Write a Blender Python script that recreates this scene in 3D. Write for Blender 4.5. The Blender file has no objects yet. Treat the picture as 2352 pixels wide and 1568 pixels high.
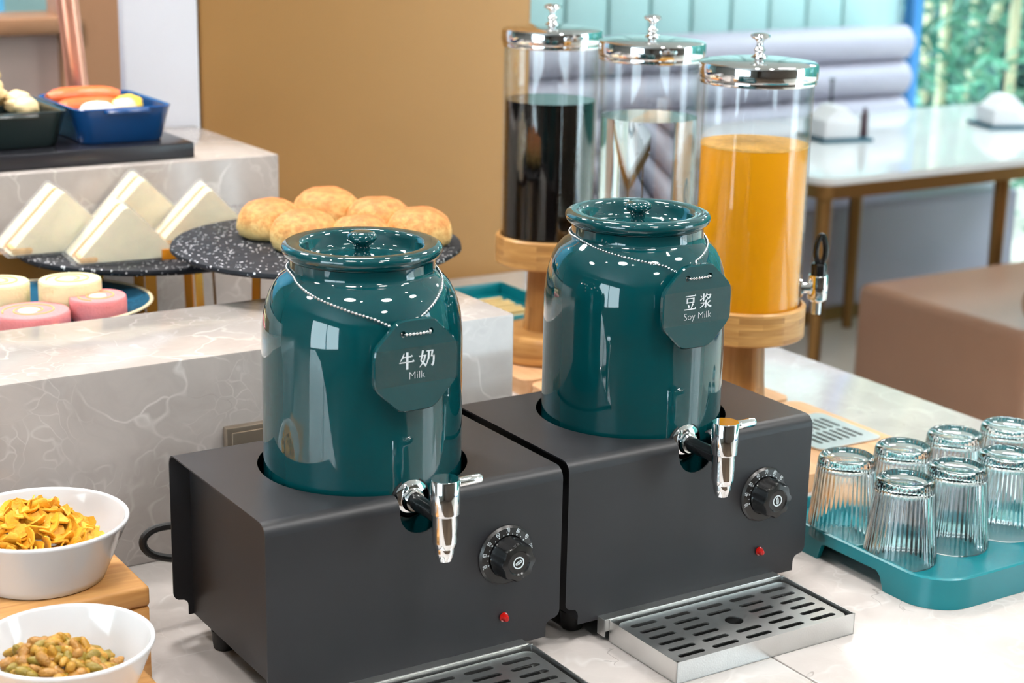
import bpy, bmesh, math, random
from mathutils import Vector, Matrix, noise
random.seed(7)
PI = math.pi
C = bpy.context.scene.collection
scn = bpy.context.scene
R = math.radians

# ------------------------------------------------------------------ camera
def make_camera():
    yaw, pitch, roll = 0.5702, -0.2678, 0.0205
    f = Vector((math.sin(yaw) * math.cos(pitch), math.cos(yaw) * math.cos(pitch), math.sin(pitch)))
    r = Vector((math.cos(yaw), -math.sin(yaw), 0)); u = r.cross(f)
    c, s = math.cos(roll), math.sin(roll)
    rr, uu = c * r + s * u, -s * r + c * u
    cam = bpy.data.cameras.new('camera'); cam.sensor_width = 36; cam.lens = 3994.2 / 2352 * 36
    cam.clip_start = 0.02; cam.clip_end = 200
    cam.dof.use_dof = True; cam.dof.focus_distance = 1.75; cam.dof.aperture_fstop = 6.4
    o = bpy.data.objects.new('camera', cam); C.objects.link(o)
    m = Matrix.Identity(4)
    for i in range(3):
        m[i][0], m[i][1], m[i][2] = rr[i], uu[i], -f[i]
    m[0][3], m[1][3], m[2][3] = -0.5979, -1.3331, 0.7694
    o.matrix_world = m
    scn.camera = o
make_camera()

# ------------------------------------------------------------------ world and light
w = bpy.data.worlds.new('sky'); scn.world = w; w.use_nodes = True
bg = w.node_tree.nodes['Background']; bg.inputs[0].default_value = (0.78, 0.91, 1.0, 1); bg.inputs[1].default_value = 7.2
vs = scn.view_settings
vs.view_transform = 'Standard'; vs.look = 'None'; vs.exposure = 0.3; vs.gamma = 1.0; vs.use_curve_mapping = False
cy = scn.cycles
cy.use_denoising = True; cy.max_bounces = 10; cy.transmission_bounces = 10; cy.transparent_max_bounces = 12
cy.use_adaptive_sampling = True; cy.adaptive_threshold = 0.1; cy.adaptive_min_samples = 16
cy.caustics_reflective = False
cy.glossy_bounces = 3; cy.diffuse_bounces = 2; cy.sample_clamp_indirect = 6; cy.blur_glossy = 0.6

CEIL = 1.95
ROUND = [(-0.55, -0.45, 0.17, 8), (0.45, -0.95, 0.17, 12), (0.55, 0.95, 0.17, 5), (1.5, -0.7, 0.17, 11), (1.9, 0.9, 0.17, 7), (-1.5, 0.8, 0.17, 6), (0.2, -2.3, 0.17, 7), (3.4, 1.2, 0.17, 8), (4.2, 2.9, 0.17, 8), (-0.1, 1.75, 0.17, 30)]
SPOTS = [(0.2, 0.85, 6), (0.75, 0.45, 6), (-0.95, 0.1, 6.5), (1.15, -0.3, 4.5), (1.2, 0.8, 6), (0.2, 1.3, 8), (-0.35, -0.8, 4), (2.4, -1.2, 5)]
def lamp(name, kind, loc, energy, color, **kw):
    l = bpy.data.lights.new(name, kind); l.energy = energy; l.color = color
    for k, v in kw.items(): setattr(l, k, v)
    o = bpy.data.objects.new(name, l); C.objects.link(o); o.location = loc
    return o
for x, y, r, e in ROUND:
    lamp('ceiling_lamp', 'AREA', (x, y, CEIL - 0.031), e, (1.0, 0.985, 0.97), shape='DISK', size=2 * r)
for x, y, e in SPOTS:
    lamp('spot_light', 'SPOT', (x, y, CEIL - 0.035), e, (1.0, 0.97, 0.93), spot_size=R(88), spot_blend=0.6, shadow_soft_size=0.03)

# ------------------------------------------------------------------ mesh helpers
class B:
    """collects shapes; build() links them as one mesh object"""
    def __init__(s): s.v = []; s.f = []
    def add(s, vs, fs, M=None):
        n = len(s.v)
        s.v += [tuple(M @ Vector(p)) if M else tuple(p) for p in vs]
        s.f += [tuple(i + n for i in f) for f in fs]
        return s
    def box(s, x0, x1, y0, y1, z0, z1, bev=0.0, seg=2, M=None):
        bm = bmesh.new(); bmesh.ops.create_cube(bm, size=1)
        for q in bm.verts:
            q.co = Vector(((x0 + x1) / 2 + q.co.x * (x1 - x0), (y0 + y1) / 2 + q.co.y * (y1 - y0), (z0 + z1) / 2 + q.co.z * (z1 - z0)))
        if bev > 0:
            bmesh.ops.bevel(bm, geom=bm.edges[:], offset=bev, segments=seg, profile=0.5, affect='EDGES')
        return s.bm(bm, M)
    def bm(s, bm, M=None):
        bm.verts.index_update()
        s.add([q.co.copy() for q in bm.verts], [[q.index for q in f.verts] for f in bm.faces], M)
        bm.free(); return s
    def lathe(s, prof, seg=48, M=None, fn=None):
        vs, fs, rings = [], [], []
        for k, (r, z) in enumerate(prof):
            if r < 1e-7:
                rings.append([len(vs)]); vs.append((0, 0, z))
            else:
                ring = []
                for i in range(seg):
                    a = 2 * PI * i / seg; q = r + (fn(k, a) if fn else 0)
                    ring.append(len(vs)); vs.append((q * math.cos(a), q * math.sin(a), z))
                rings.append(ring)
        for a, b in zip(rings, rings[1:]):
            for i in range(seg):
                j = (i + 1) % seg
                if len(a) == 1 and len(b) == 1: continue
                if len(a) == 1: fs.append((a[0], b[j], b[i]))
                elif len(b) == 1: fs.append((a[i], a[j], b[0]))
                else: fs.append((a[i], a[j], b[j], b[i]))
        return s.add(vs, fs, M)
    def tube(s, pts, r, seg=10, closed=False, M=None):
        pts = [Vector(p) for p in pts]; n = len(pts); vs, fs = [], []
        rad = r if isinstance(r, (list, tuple)) else [r] * n
        up = Vector((0, 0, 1)); prev = None
        for i, p in enumerate(pts):
            t = (pts[(i + 1) % n] - pts[i - 1]) if closed else (pts[min(i + 1, n - 1)] - pts[max(i - 1, 0)])
            t.normalize()
            if prev is None:
                a = t.cross(up)
                if a.length < 1e-3: a = t.cross(Vector((1, 0, 0)))
            else: a = prev - t * prev.dot(t)
            a.normalize(); prev = a; b = t.cross(a)
            for k in range(seg):
                q = 2 * PI * k / seg
                vs.append(p + (a * math.cos(q) + b * math.sin(q)) * rad[i])
        for i in range(n if closed else n - 1):
            j = (i + 1) % n
            for k in range(seg):
                l = (k + 1) % seg
                fs.append((i * seg + k, i * seg + l, j * seg + l, j * seg + k))
        if not closed:
            fs.append(tuple(range(seg))[::-1]); fs.append(tuple((n - 1) * seg + k for k in range(seg)))
        return s.add(vs, fs, M)
    def prism(s, outline, z0, z1, holes=(), M=None):
        """flat outline (x, y) with optional holes, extruded from z0 to z1"""
        bm = bmesh.new(); ed = []
        for loop in [outline] + list(holes):
            q = [bm.verts.new((p[0], p[1], z1)) for p in loop]
            for i in range(len(q)): ed.append(bm.edges.new((q[i], q[(i + 1) % len(q)])))
        if holes: bmesh.ops.triangle_fill(bm, use_beauty=True, use_dissolve=False, edges=ed)
        else:
            bm.faces.new(bm.verts[:]).normal_update(); bmesh.ops.triangulate(bm, faces=bm.faces[:], ngon_method='EAR_CLIP')
        g = bmesh.ops.extrude_face_region(bm, geom=bm.faces[:])
        for e in g['geom']:
            if isinstance(e, bmesh.types.BMVert): e.co.z = z0
        bmesh.ops.recalc_face_normals(bm, faces=bm.faces[:])
        return s.bm(bm, M)
    def ball(s, c, r, u=8, v=6, M=None, sc=(1, 1, 1)):
        prof = [(0, -1)] + [(math.sin(PI * i / v), -math.cos(PI * i / v)) for i in range(1, v)] + [(0, 1)]
        T = Matrix.Translation(c) @ Matrix.Diagonal((r * sc[0], r * sc[1], r * sc[2], 1))
        return s.lathe(prof, u, (M @ T) if M else T)
    def mesh(s, name, m, smooth=True, ang=35):
        me = bpy.data.meshes.new(name); me.from_pydata(s.v, [], s.f); me.update()
        bm = bmesh.new(); bm.from_mesh(me); bmesh.ops.recalc_face_normals(bm, faces=bm.faces[:]); bm.to_mesh(me); bm.free()
        me.materials.append(m)
        if smooth:
            me.shade_smooth(); me.set_sharp_from_angle(angle=R(ang))
        return me
    def build(s, name, m, parent=None, smooth=True, ang=35, loc=None, rz=0):
        return link(name, s.mesh(name, m, smooth, ang), parent, loc, rz)

def link(name, me, parent=None, loc=None, rz=0):
    o = bpy.data.objects.new(name, me); C.objects.link(o)
    if parent: o.parent = parent
    if loc is not None: o.location = loc
    o.rotation_euler[2] = rz
    return o
def tag(o, label, cat, group=None):
    o['label'] = label; o['category'] = cat
    if group: o['group'] = group
    return o
def thing(name, label, cat, loc=(0, 0, 0), rz=0, group=None):
    o = bpy.data.objects.new(name, None); C.objects.link(o); o.empty_display_size = 0.05
    o.location = loc; o.rotation_euler[2] = rz
    return tag(o, label, cat, group)
def struct(o): o['kind'] = 'structure'; return o
def copy_tree(o, parent=None):
    c = o.copy(); C.objects.link(c); c.parent = parent
    for ch in [q for q in o.children]: copy_tree(ch, c)
    return c
def T(x, y, z): return Matrix.Translation((x, y, z))
def RX(a): return Matrix.Rotation(a, 4, 'X')
def RY(a): return Matrix.Rotation(a, 4, 'Y')
def RZ(a): return Matrix.Rotation(a, 4, 'Z')
def rrect(x0, x1, y0, y1, r, n=6):
    o = []
    for cx, cy_, a0 in ((x1 - r, y1 - r, 0), (x0 + r, y1 - r, 90), (x0 + r, y0 + r, 180), (x1 - r, y0 + r, 270)):
        for i in range(n + 1):
            a = R(a0 + 90 * i / n); o.append((cx + r * math.cos(a), cy_ + r * math.sin(a)))
    return o
def circ(cx, cy_, r, n=48): return [(cx + r * math.cos(2 * PI * i / n), cy_ + r * math.sin(2 * PI * i / n)) for i in range(n)]
def slot(cx, cy_, l, wd, n=4, ang=0):
    o = []; h = l / 2 - wd / 2
    for sx, a0 in ((1, -90), (-1, 90)):
        for i in range(n + 1):
            a = R(a0 + 180 * i / n); o.append((sx * h + wd / 2 * math.cos(a), wd / 2 * math.sin(a)))
    ca, sa = math.cos(ang), math.sin(ang)
    return [(cx + x * ca - y * sa, cy_ + x * sa + y * ca) for x, y in o]

# ------------------------------------------------------------------ materials
def srgb(r, g, b):
    f = lambda c: (c / 255 / 12.92) if c / 255 <= 0.04045 else ((c / 255 + 0.055) / 1.055) ** 2.4
    return (f(r), f(g), f(b), 1)
def new_mat(name):
    m = bpy.data.materials.new(name); m.use_nodes = True
    return m, m.node_tree.nodes, m.node_tree.links, m.node_tree.nodes['Principled BSDF']
def pmat(name, col, rough=0.5, metal=0.0, bump=0.0, bscale=200, var=0.0, vscale=8, **kw):
    m, N, L, p = new_mat(name)
    p.inputs['Base Color'].default_value = col; p.inputs['Roughness'].default_value = rough; p.inputs['Metallic'].default_value = metal
    for k, v in kw.items(): p.inputs[k].default_value = v
    tc = N.new('ShaderNodeTexCoord')
    nz = N.new('ShaderNodeTexNoise'); nz.inputs['Scale'].default_value = vscale; nz.inputs['Detail'].default_value = 4
    L.new(tc.outputs['Object'], nz.inputs['Vector'])
    mx = N.new('ShaderNodeMix'); mx.data_type = 'RGBA'; mx.blend_type = 'MULTIPLY'
    mx.inputs['Factor'].default_value = var; mx.inputs['A'].default_value = col
    cr = N.new('ShaderNodeValToRGB'); cr.color_ramp.elements[0].position = 0.3; cr.color_ramp.elements[1].position = 0.7
    cr.color_ramp.elements[0].color = (0.5, 0.5, 0.5, 1); cr.color_ramp.elements[1].color = (1.15, 1.15, 1.15, 1)
    L.new(nz.outputs['Fac'], cr.inputs['Fac']); L.new(cr.outputs['Color'], mx.inputs['B']); L.new(mx.outputs['Result'], p.inputs['Base Color'])
    if bump:
        n2 = N.new('ShaderNodeTexNoise'); n2.inputs['Scale'].default_value = bscale; n2.inputs['Detail'].default_value = 3
        L.new(tc.outputs['Object'], n2.inputs['Vector'])
        b = N.new('ShaderNodeBump'); b.inputs['Strength'].default_value = bump; b.inputs['Distance'].default_value = 0.002
        L.new(n2.outputs['Fac'], b.inputs['Height']); L.new(b.outputs['Normal'], p.inputs['Normal'])
    return m
def marble(name, base, vein, dark, rough=0.12, scale=3.0):
    m, N, L, p = new_mat(name); p.inputs['Roughness'].default_value = rough
    tc = N.new('ShaderNodeTexCoord')
    def nse(sc, det, rg=0.55, src=None):
        q = N.new('ShaderNodeTexNoise'); q.inputs['Scale'].default_value = sc; q.inputs['Detail'].default_value = det; q.inputs['Roughness'].default_value = rg
        L.new(src or tc.outputs['Object'], q.inputs['Vector']); return q
    wn = nse(scale * 2.2, 3)
    wv = N.new('ShaderNodeMix'); wv.data_type = 'RGBA'; wv.blend_type = 'LINEAR_LIGHT'; wv.inputs['Factor'].default_value = 0.1
    L.new(tc.outputs['Object'], wv.inputs['A']); L.new(wn.outputs['Color'], wv.inputs['B'])
    def rng(sock, a, b_, lo, hi):
        q = N.new('ShaderNodeMapRange'); q.inputs['From Min'].default_value = a; q.inputs['From Max'].default_value = b_
        q.inputs['To Min'].default_value = lo; q.inputs['To Max'].default_value = hi; L.new(sock, q.inputs['Value']); return q.outputs['Result']
    def veins(sc, w1):
        vo = N.new('ShaderNodeTexVoronoi'); vo.feature = 'DISTANCE_TO_EDGE'; vo.inputs['Scale'].default_value = sc
        L.new(wv.outputs['Result'], vo.inputs['Vector']); return rng(vo.outputs['Distance'], 0.0, w1, 1, 0)
    def mul(a, b_):
        q = N.new('ShaderNodeMath'); q.operation = 'MULTIPLY'; L.new(a, q.inputs[0]); L.new(b_, q.inputs[1]); return q.outputs[0]
    def over(a, col, f):
        q = N.new('ShaderNodeMix'); q.data_type = 'RGBA'; q.inputs['B'].default_value = col; L.new(a, q.inputs['A']); L.new(f, q.inputs['Factor']); return q.outputs['Result']
    cl = nse(scale * 1.4, 6, 0.62, wv.outputs['Result'])
    cr = N.new('ShaderNodeValToRGB'); cr.color_ramp.elements[0].position = 0.34; cr.color_ramp.elements[1].position = 0.7
    cr.color_ramp.elements[0].color = dark; cr.color_ramp.elements[1].color = base
    L.new(cl.outputs['Fac'], cr.inputs['Fac'])
    mk = nse(scale * 3.0, 3)
    c = over(cr.outputs['Color'], vein, mul(veins(scale * 3.4, 0.035), rng(mk.outputs['Fac'], 0.47, 0.64, 0, 0.6)))
    c = over(c, vein, mul(veins(scale * 9.0, 0.045), rng(mk.outputs['Fac'], 0.5, 0.36, 0, 0.42)))
    c = over(c, (dark[0] * 0.4, dark[1] * 0.37, dark[2] * 0.35, 1), mul(veins(scale * 4.2, 0.007), rng(wn.outputs['Fac'], 0.42, 0.36, 0, 0.6)))
    L.new(c, p.inputs['Base Color'])
    return m
def wood(name, light, dark, rough=0.4, scale=(3, 40, 40), lam=False, spec=0.4):
    m, N, L, p = new_mat(name); p.inputs['Roughness'].default_value = rough; p.inputs['Specular IOR Level'].default_value = spec
    tc = N.new('ShaderNodeTexCoord'); mp = N.new('ShaderNodeMapping'); mp.inputs['Scale'].default_value = scale
    L.new(tc.outputs['Object'], mp.inputs['Vector'])
    nz = N.new('ShaderNodeTexNoise'); nz.inputs['Scale'].default_value = 1.0; nz.inputs['Detail'].default_value = 6; nz.inputs['Distortion'].default_value = 0.6
    L.new(mp.outputs['Vector'], nz.inputs['Vector'])
    cr = N.new('ShaderNodeValToRGB'); cr.color_ramp.elements[0].position = 0.3; cr.color_ramp.elements[1].position = 0.7
    cr.color_ramp.elements[0].color = dark; cr.color_ramp.elements[1].color = light
    L.new(nz.outputs['Fac'], cr.inputs['Fac'])
    if lam:   # strips glued side by side around the turned piece
        sx = N.new('ShaderNodeSeparateXYZ'); L.new(tc.outputs['Object'], sx.inputs[0])
        at = N.new('ShaderNodeMath'); at.operation = 'ARCTAN2'; L.new(sx.outputs['Y'], at.inputs[0]); L.new(sx.outputs['X'], at.inputs[1])
        cb = N.new('ShaderNodeCombineXYZ'); L.new(at.outputs[0], cb.inputs[0])
        zz = N.new('ShaderNodeMath'); zz.operation = 'MULTIPLY'; zz.inputs[1].default_value = 13; L.new(sx.outputs['Z'], zz.inputs[0]); L.new(zz.outputs[0], cb.inputs[1])
        br = N.new('ShaderNodeTexBrick'); br.inputs['Scale'].default_value = 7 if lam == 'ring' else 5
        if lam == 'col':
            L.new(at.outputs[0], cb.inputs[1]); L.new(zz.outputs[0], cb.inputs[0])
        br.inputs['Mortar Size'].default_value = 0.0; br.inputs['Color1'].default_value = (1, 1, 1, 1); br.inputs['Color2'].default_value = (0.52, 0.44, 0.36, 1)
        br.inputs['Bias'].default_value = -0.1; br.inputs['Brick Width'].default_value = 5.5 if lam == 'ring' else 14; br.inputs['Row Height'].default_value = 0.7 if lam == 'ring' else 1.3
        L.new(cb.outputs[0], br.inputs['Vector'])
        mx = N.new('ShaderNodeMix'); mx.data_type = 'RGBA'; mx.blend_type = 'MULTIPLY'; mx.inputs['Factor'].default_value = 0.8
        L.new(cr.outputs['Color'], mx.inputs['A']); L.new(br.outputs['Color'], mx.inputs['B']); L.new(mx.outputs['Result'], p.inputs['Base Color'])
    else: L.new(cr.outputs['Color'], p.inputs['Base Color'])
    return m
def glass_mat(name, ior=1.46, col=(1, 1, 1, 1), rough=0.0):
    m, N, L, p = new_mat(name)
    p.inputs['Base Color'].default_value = col; p.inputs['Roughness'].default_value = rough
    p.inputs['Transmission Weight'].default_value = 1.0; p.inputs['IOR'].default_value = ior
    return m
def film_mat(name, tint, refl=1.0, rough=0.05, haze=0.0):
    """thin clear sheet: lets light straight through and mirrors by Fresnel"""
    m, N, L, p = new_mat(name); out = N['Material Output']
    tr = N.new('ShaderNodeBsdfTransparent'); tr.inputs[0].default_value = tint
    gl = N.new('ShaderNodeBsdfGlossy'); gl.inputs['Roughness'].default_value = rough
    fr = N.new('ShaderNodeLayerWeight')
    if haze:
        tc = N.new('ShaderNodeTexCoord'); nz = N.new('ShaderNodeTexNoise'); nz.inputs['Scale'].default_value = 45; nz.inputs['Detail'].default_value = 3
        L.new(tc.outputs['Object'], nz.inputs['Vector'])
        bp = N.new('ShaderNodeBump'); bp.inputs['Strength'].default_value = 0.25; bp.inputs['Distance'].default_value = 0.01
        L.new(nz.outputs['Fac'], bp.inputs['Height']); L.new(bp.outputs['Normal'], gl.inputs['Normal']); L.new(bp.outputs['Normal'], fr.inputs['Normal'])
    pw5 = N.new('ShaderNodeMath'); pw5.operation = 'POWER'; pw5.inputs[1].default_value = 5; L.new(fr.outputs['Facing'], pw5.inputs[0])
    mu = N.new('ShaderNodeMath'); mu.operation = 'MULTIPLY_ADD'; mu.inputs[1].default_value = 0.2 if haze else 0.9 * refl; mu.inputs[2].default_value = 0.1 if haze else 0.04 * refl; mu.use_clamp = True; L.new(pw5.outputs[0], mu.inputs[0])
    ms = N.new('ShaderNodeMixShader'); L.new(mu.outputs[0], ms.inputs[0]); L.new(tr.outputs[0], ms.inputs[1]); L.new(gl.outputs[0], ms.inputs[2])
    if haze:
        df = N.new('ShaderNodeBsdfDiffuse'); df.inputs[0].default_value = (0.95, 0.97, 1, 1)
        m2 = N.new('ShaderNodeMixShader'); m2.inputs[0].default_value = 0.1; L.new(ms.outputs[0], m2.inputs[1]); L.new(df.outputs[0], m2.inputs[2]); ms = m2
    L.new(ms.outputs[0], out.inputs['Surface'])
    return m
def ramp_z(name, stops, z0, z1, rough=0.6, nscale=60, namp=0.3, bump=0.6, bscale=150, sss=0.0):
    """pigment that changes up the thing's own height (a baked crust), broken up by noise"""
    m, N, L, p = new_mat(name); p.inputs['Roughness'].default_value = rough
    tc = N.new('ShaderNodeTexCoord'); sx = N.new('ShaderNodeSeparateXYZ'); L.new(tc.outputs['Object'], sx.inputs[0])
    mr = N.new('ShaderNodeMapRange'); mr.inputs['From Min'].default_value = z0; mr.inputs['From Max'].default_value = z1; L.new(sx.outputs['Z'], mr.inputs['Value'])
    nz = N.new('ShaderNodeTexNoise'); nz.inputs['Scale'].default_value = nscale; nz.inputs['Detail'].default_value = 5; L.new(tc.outputs['Object'], nz.inputs['Vector'])
    ma = N.new('ShaderNodeMath'); ma.operation = 'MULTIPLY_ADD'; ma.inputs[1].default_value = namp; L.new(nz.outputs['Fac'], ma.inputs[0]); L.new(mr.outputs['Result'], ma.inputs[2])
    sb = N.new('ShaderNodeMath'); sb.operation = 'SUBTRACT'; sb.inputs[1].default_value = namp * 0.5; L.new(ma.outputs[0], sb.inputs[0])
    cr = N.new('ShaderNodeValToRGB')
    while len(cr.color_ramp.elements) < len(stops): cr.color_ramp.elements.new(0.5)
    for e, (q, c) in zip(cr.color_ramp.elements, stops): e.position = q; e.color = c
    L.new(sb.outputs[0], cr.inputs['Fac']); L.new(cr.outputs['Color'], p.inputs['Base Color'])
    n2 = N.new('ShaderNodeTexNoise'); n2.inputs['Scale'].default_value = bscale; n2.inputs['Detail'].default_value = 4; L.new(tc.outputs['Object'], n2.inputs['Vector'])
    b = N.new('ShaderNodeBump'); b.inputs['Strength'].default_value = bump; b.inputs['Distance'].default_value = 0.002; L.new(n2.outputs['Fac'], b.inputs['Height']); L.new(b.outputs['Normal'], p.inputs['Normal'])
    p.inputs['Subsurface Weight'].default_value = sss
    if sss: p.inputs['Subsurface Radius'].default_value = (0.01, 0.006, 0.003); p.inputs['Subsurface Scale'].default_value = 0.5
    return m
def emit(name, col, s):
    m, N, L, p = new_mat(name); m.cycles.emission_sampling = 'NONE'; p.inputs['Base Color'].default_value = col; p.inputs['Emission Color'].default_value = col; p.inputs['Emission Strength'].default_value = s
    return m

MARBLE = marble('grey_marble', srgb(210, 203, 199), srgb(228, 224, 221), srgb(186, 178, 173), 0.1, 3.0)
MARBLE2 = marble('riser_marble', srgb(192, 184, 179), srgb(224, 219, 215), srgb(166, 157, 152), 0.12, 3.4)
BLACK = pmat('black_powder_coat', srgb(41, 41, 44), 0.42, 0, 0.05, 1400, 0.3, 9, **{'Specular IOR Level': 0.5})
BLACKIN = pmat('black_inside', srgb(24, 24, 25), 0.6)
RUBBER = pmat('black_rubber', srgb(26, 26, 27), 0.55)
KNOB = pmat('black_plastic', srgb(24, 24, 25), 0.18)
DIAL = pmat('dial_face', srgb(52, 50, 49), 0.3, 0.3)
PRINT = pmat('white_print', srgb(225, 232, 235), 0.5)
RED = pmat('red_lens', srgb(190, 20, 14), 0.12)
TEAL = pmat('teal_glaze', srgb(4, 66, 71), 0.04, 0, 0, 1, 0.12, 20, **{'Coat Weight': 0.6, 'Coat Roughness': 0.02})
CHROME = pmat('chrome', (0.86, 0.86, 0.87, 1), 0.05, 1.0)
STEEL = pmat('brushed_steel', (0.74, 0.74, 0.73, 1), 0.33, 1.0, 0.08, 500, 0.1, 30)
STEELIN = pmat('worn_steel', (0.45, 0.44, 0.42, 1), 0.4, 1.0)
CHAMP = pmat('champagne_metal', srgb(176, 160, 142), 0.32, 0.8)
GOLD = pmat('brass', srgb(190, 140, 60), 0.22, 1.0)
BRONZE = pmat('bronze_edge', srgb(150, 112, 66), 0.35, 0.8)
BRONZEBOX = pmat('bronze_box', srgb(160, 116, 62), 0.4, 0.5)
GOLDWALL = pmat('brown_gold_panel', srgb(160, 116, 64), 0.34, 0.3, 0.03, 900, 0.1, 3)
WHITE = pmat('white_paint', srgb(226, 224, 226), 0.5)
CERAMIC = pmat('white_ceramic', srgb(226, 225, 227), 0.12, **{'Coat Weight': 0.3})
SLATE = None
WOODL = wood('pale_oak', srgb(226, 172, 108), srgb(196, 136, 74), 0.42, (7, 90, 90))
BAMBOO_RING = wood('bamboo_ring', srgb(226, 176, 112), srgb(200, 146, 82), 0.35, (20, 20, 200), 'ring')
BAMBOO_COL = wood('bamboo_column', srgb(206, 152, 88), srgb(170, 114, 58), 0.35, (60, 60, 6), 'col')
BOARD = wood('board_wood', srgb(228, 184, 142), srgb(206, 158, 112), 0.45, (60, 4, 60))
GLASS = film_mat('cylinder_glass', (0.985, 0.99, 0.99, 1), 1.0, 0.0)
CUPGLASS = glass_mat('tumbler_glass', 1.48, (0.985, 0.995, 1, 1))
WATER = glass_mat('water', 1.33)
JUICE = pmat('orange_juice', srgb(255, 168, 0), 0.6, 0, 0, 1, 0.06, 14, **{'Specular IOR Level': 0.15})
FOAM = pmat('juice_foam', srgb(246, 186, 92), 0.6, 0, 0.8, 260, 0.4, 120)
COLA = pmat('dark_cola', srgb(16, 11, 9), 0.06)
TRAYTEAL = pmat('teal_plastic', srgb(12, 122, 132), 0.28, 0, 0.03, 900)
NAVY = pmat('navy_enamel', srgb(18, 70, 128), 0.2)
DKGREEN = pmat('dark_green_enamel', srgb(34, 46, 46), 0.25)
DARKPLATE = pmat('dark_hot_plate', srgb(38, 38, 44), 0.25)
COPPER = pmat('copper', srgb(244, 172, 146), 0.3, 0.7)
MINT = pmat('mint_panel', srgb(192, 228, 226), 0.45)
BLUEFRAME = pmat('blue_frame', srgb(58, 130, 196), 0.4)
LEATHER = pmat('taupe_leather', srgb(150, 112, 90), 0.36, 0, 0.15, 160, 0.1, 6)
LEATHERL = pmat('pale_leather', srgb(190, 184, 198), 0.4, 0, 0.1, 160)
FLOORM = pmat('floor_stone', srgb(226, 214, 200), 0.2, 0, 0, 1, 0.15, 3)
AISLE = wood('dark_floor_boards', srgb(112, 94, 78), srgb(84, 68, 56), 0.35, (6, 1, 6))
CEILM = pmat('ceiling_paint', srgb(232, 230, 226), 0.7)
DARKWALL = pmat('brown_wall', srgb(92, 76, 64), 0.5, 0, 0, 1, 0.4, 2)
GREYWALL = pmat('grey_wall', srgb(160, 156, 152), 0.5, 0, 0, 1, 0.3, 2)
PINKWALL = pmat('pink_stone', srgb(240, 214, 204), 0.4, 0, 0, 1, 0.25, 5)
TANWALL = pmat('tan_veneer', srgb(186, 138, 104), 0.4)
PANE = film_mat('window_glass', (0.94, 0.98, 0.98, 1), 0.8, 0.0)
FILM = film_mat('plastic_film', (1, 1, 1, 1), 2.6, 0.12, haze=1)
STICKER = film_mat('clear_sticker', (0.95, 0.97, 0.97, 1), 0.7, 0.15)

def slate_mat():
    m, N, L, p = new_mat('glitter_slate'); p.inputs['Roughness'].default_value = 0.55; p.inputs['Specular IOR Level'].default_value = 0.2
    tc = N.new('ShaderNodeTexCoord')
    vo = N.new('ShaderNodeTexVoronoi'); vo.inputs['Scale'].default_value = 300; L.new(tc.outputs['Object'], vo.inputs['Vector'])
    nz = N.new('ShaderNodeTexNoise'); nz.inputs['Scale'].default_value = 30; nz.inputs['Detail'].default_value = 4; L.new(tc.outputs['Object'], nz.inputs['Vector'])
    sp = N.new('ShaderNodeSeparateColor'); L.new(vo.outputs['Color'], sp.inputs[0])
    gt = N.new('ShaderNodeMath'); gt.operation = 'GREATER_THAN'; gt.inputs[1].default_value = 0.88; L.new(sp.outputs[0], gt.inputs[0])
    lt = N.new('ShaderNodeMath'); lt.operation = 'LESS_THAN'; lt.inputs[1].default_value = 0.42; L.new(vo.outputs['Distance'], lt.inputs[0])
    g2 = N.new('ShaderNodeMath'); g2.operation = 'MULTIPLY'; L.new(gt.outputs[0], g2.inputs[0]); L.new(lt.outputs[0], g2.inputs[1]); gt = g2
    mx = N.new('ShaderNodeMix'); mx.data_type = 'RGBA'; mx.inputs['A'].default_value = srgb(34, 36, 42); mx.inputs['B'].default_value = srgb(226, 226, 230)
    L.new(gt.outputs[0], mx.inputs['Factor']); L.new(mx.outputs['Result'], p.inputs['Base Color']); L.new(gt.outputs[0], p.inputs['Metallic'])
    b = N.new('ShaderNodeBump'); b.inputs['Strength'].default_value = 0.7; b.inputs['Distance'].default_value = 0.003
    L.new(nz.outputs['Fac'], b.inputs['Height']); L.new(b.outputs['Normal'], p.inputs['Normal'])
    return m
SLATE = slate_mat()

# ------------------------------------------------------------------ the room
FZ = -0.9
struct(B().box(-4, 1.6, -5, 7, FZ - 0.1, FZ).build('floor', AISLE, smooth=False))
struct(B().box(1.6005, 9.3, -5, 9, FZ - 0.1, FZ).build('floor_dining', FLOORM, smooth=False))
ceil = struct(B().box(-4, 5.2, -5, 4.4, CEIL, CEIL + 0.1).build('ceiling', CEILM, smooth=False))
LENS = emit('lamp_lens', (1, 0.95, 0.88, 1), 14)
LENS2 = emit('spot_lens', (1, 0.94, 0.86, 1), 60)
for x, y, r, e in ROUND:
    B().lathe([(0, -0.005), (r + 0.02, -0.005), (r + 0.02, -0.034), (r + 0.005, -0.034), (r + 0.005, -0.02), (0, -0.02)], 40, T(x, y, CEIL)).build('lamp_housing', WHITE, ceil)
    B().lathe([(0, -0.0215), (r + 0.003, -0.0215), (r + 0.003, -0.026), (0, -0.026)], 40, T(x, y, CEIL)).build('lamp_diffuser', LENS, ceil)
for x, y, e in SPOTS:
    B().lathe([(0.05, 0), (0.05, -0.012), (0.036, -0.012), (0.036, -0.004), (0, -0.004)], 24, T(x, y, CEIL)).build('downlight_trim', WHITE, ceil)
    B().lathe([(0.034, -0.005), (0, -0.006)], 20, T(x, y, CEIL)).build('downlight_lens', LENS2, ceil)
wl = B()
wl.box(-4.1, -4, -5, -3.0, FZ, CEIL); wl.box(-4.1, -4, -0.14, 4.4, FZ, CEIL); wl.box(-4.1, -4, -3.0, -0.14, FZ, -0.2); wl.box(-4.1, -4, -3.0, -0.14, 1.5, CEIL)
struct(wl.build('wall_left', GREYWALL, smooth=False))
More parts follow.
